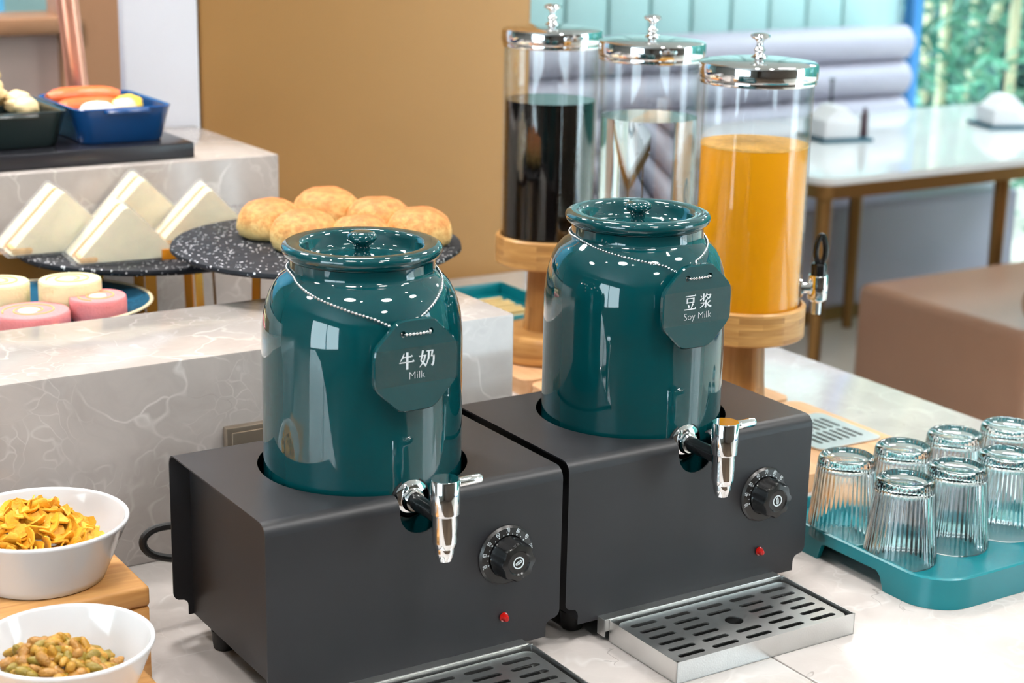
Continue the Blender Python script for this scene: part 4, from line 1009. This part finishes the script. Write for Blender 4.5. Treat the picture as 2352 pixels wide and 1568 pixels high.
def caddy(x, y, rz, label):
    root = thing('napkin_caddy', label, 'caddy', (x, y, TZ + 0.0003), rz, 'napkin caddies on the dining table')
    B().box(-0.1, 0.105, -0.09, 0.112, 0, 0.012, 0.004).build('base_tray', TRDK, root)
    B().box(-0.085, 0.055, -0.075, 0.075, 0.0122, 0.075, 0.004).build('napkin_box', CERAMIC, root)
    B().prism([(-0.08, 0.0751), (0.05, 0.0751), (0.0, 0.12), (-0.03, 0.118)], -0.06, 0.06, M=RX(PI / 2)).build('napkins', NAP, root)
    B().lathe([(0, 0.0122), (0.014, 0.0122), (0.014, 0.09), (0.005, 0.11), (0.005, 0.19), (0.013, 0.198), (0, 0.206)], 16, T(0.03, 0.0795 + 0.014, 0)).build('pump', KNOB, root)
    B().lathe([(0, 0.0122), (0.014, 0.0122), (0.014, 0.09), (0.008, 0.1), (0.008, 0.115), (0, 0.116)], 16, T(0.085, -0.05, 0)).build('shaker', pmat('pepper', srgb(74, 52, 60), 0.4), root)
caddy(3.68, 3.24, R(-12), 'white napkin caddy with a black pump left on the dining table')
caddy(4.50, 3.20, R(-20), 'white napkin caddy at the right end of the dining table')

# ------------------------------------------------------------------ bamboo outside
struct(B().box(9.0, 9.2, -5, 9, FZ, 3.2).build('wall_garden', pmat('ivy_wall', srgb(34, 104, 92), 0.7, 0, 1.0, 6, 0.9, 4), smooth=False))
LEAF = [pmat('bamboo_leaf_%d' % i, c, 0.5, 0, 0, 1, 0.5, 3) for i, c in enumerate((srgb(40, 112, 92), srgb(76, 140, 108), srgb(24, 84, 76)))]
CANE = pmat('bamboo_cane', srgb(190, 180, 142), 0.4)
rb = random.Random(5)
def bamboo(x, y, lean, h, label, li, nl, cane_r=0.03):
    root = thing('bamboo_plant', label, 'bamboo', (x, y, FZ), 0, 'bamboo beyond the window')
    pts = [(lean[0] * t, lean[1] * t, 0.0005 + h * t) for t in [i / 12 for i in range(13)]]
    b = B().tube(pts, [cane_r * (1 - 0.4 * i / 12) for i in range(13)], 10)
    b.build('cane', CANE, root)
    f = B()
    for i in range(nl):
        t = rb.uniform(0.05, 1.0); a = rb.uniform(0, 2 * PI); q = 0.34 * math.sqrt(rb.random())
        p = Vector((lean[0] * t + q * math.cos(a), lean[1] * t + q * math.sin(a), max(0.05, h * t + rb.uniform(-0.3, 0.3))))
        M = T(*p) @ RZ(rb.uniform(0, 6.28)) @ RX(rb.uniform(-0.9, 0.9)) @ RY(rb.uniform(-0.9, 0.9))
        l = rb.uniform(0.09, 0.2); wd = l * 0.13
        f.add([(-l / 2, 0, 0), (-l * 0.15, wd, 0.004), (l / 2, 0, -0.02), (-l * 0.15, -wd, 0.004)], [(0, 3, 1), (3, 2, 1)], M)
    o = f.build('foliage', LEAF[li], root, False); o['kind'] = 'stuff'
BB = [((5.9, 4.87), (0.0, 0.03), 'upright bamboo nearest the blue window frame', 0), ((6.45, 5.40), (0.0, -1.2), 'bamboo with a cane leaning to the right beyond the window', 1), ((6.95, 5.65), (0.0, 0.05), 'upright bamboo in the middle of the window view', 2),
      ((5.95, 4.48), (0.0, 0.02), 'upright bamboo at the right edge of the window view', 1), ((7.3, 6.35), (0, 0.05), 'dark leafy bamboo behind the window frame', 2)]
for (x, y), ln, lab, li in BB: bamboo(x, y, ln, 3.4, lab, li, 900)
for i, y in enumerate((7.1, 6.1)):
    hd = thing('hedge_shrub', ('leafy green shrub in the garden, seen right beside the window frame', 'leafy green shrub in the garden, seen at the right edge')[i], 'shrub', (8.1, y, FZ), 0, 'shrubs beyond the window')
    f = B()
    for k in range(2600):
        v = Vector((rb.gauss(0, 1), rb.gauss(0, 1), rb.gauss(0, 1))).normalized() * rb.uniform(0.75, 1.0)
        p = Vector((v.x * 0.45, v.y * 0.46, 1.4 + v.z * 1.38))
        M = T(*p) @ RZ(rb.uniform(0, 6.28)) @ RX(rb.uniform(-1.2, 1.2)); l = rb.uniform(0.1, 0.2)
        f.add([(-l / 2, 0, 0), (0, l * 0.22, 0.01), (l / 2, 0, 0), (0, -l * 0.22, 0.01)], [(0, 3, 1), (3, 2, 1)], M)
    o = f.build('foliage', LEAF[(i * 2) % 3], hd, False); o['kind'] = 'stuff'
    B().tube([(0, 0, 0.0005), (0.02, 0.02, 0.7), (0, 0.05, 1.4)], [0.05, 0.04, 0.02], 8).build('stem', CANE, hd)
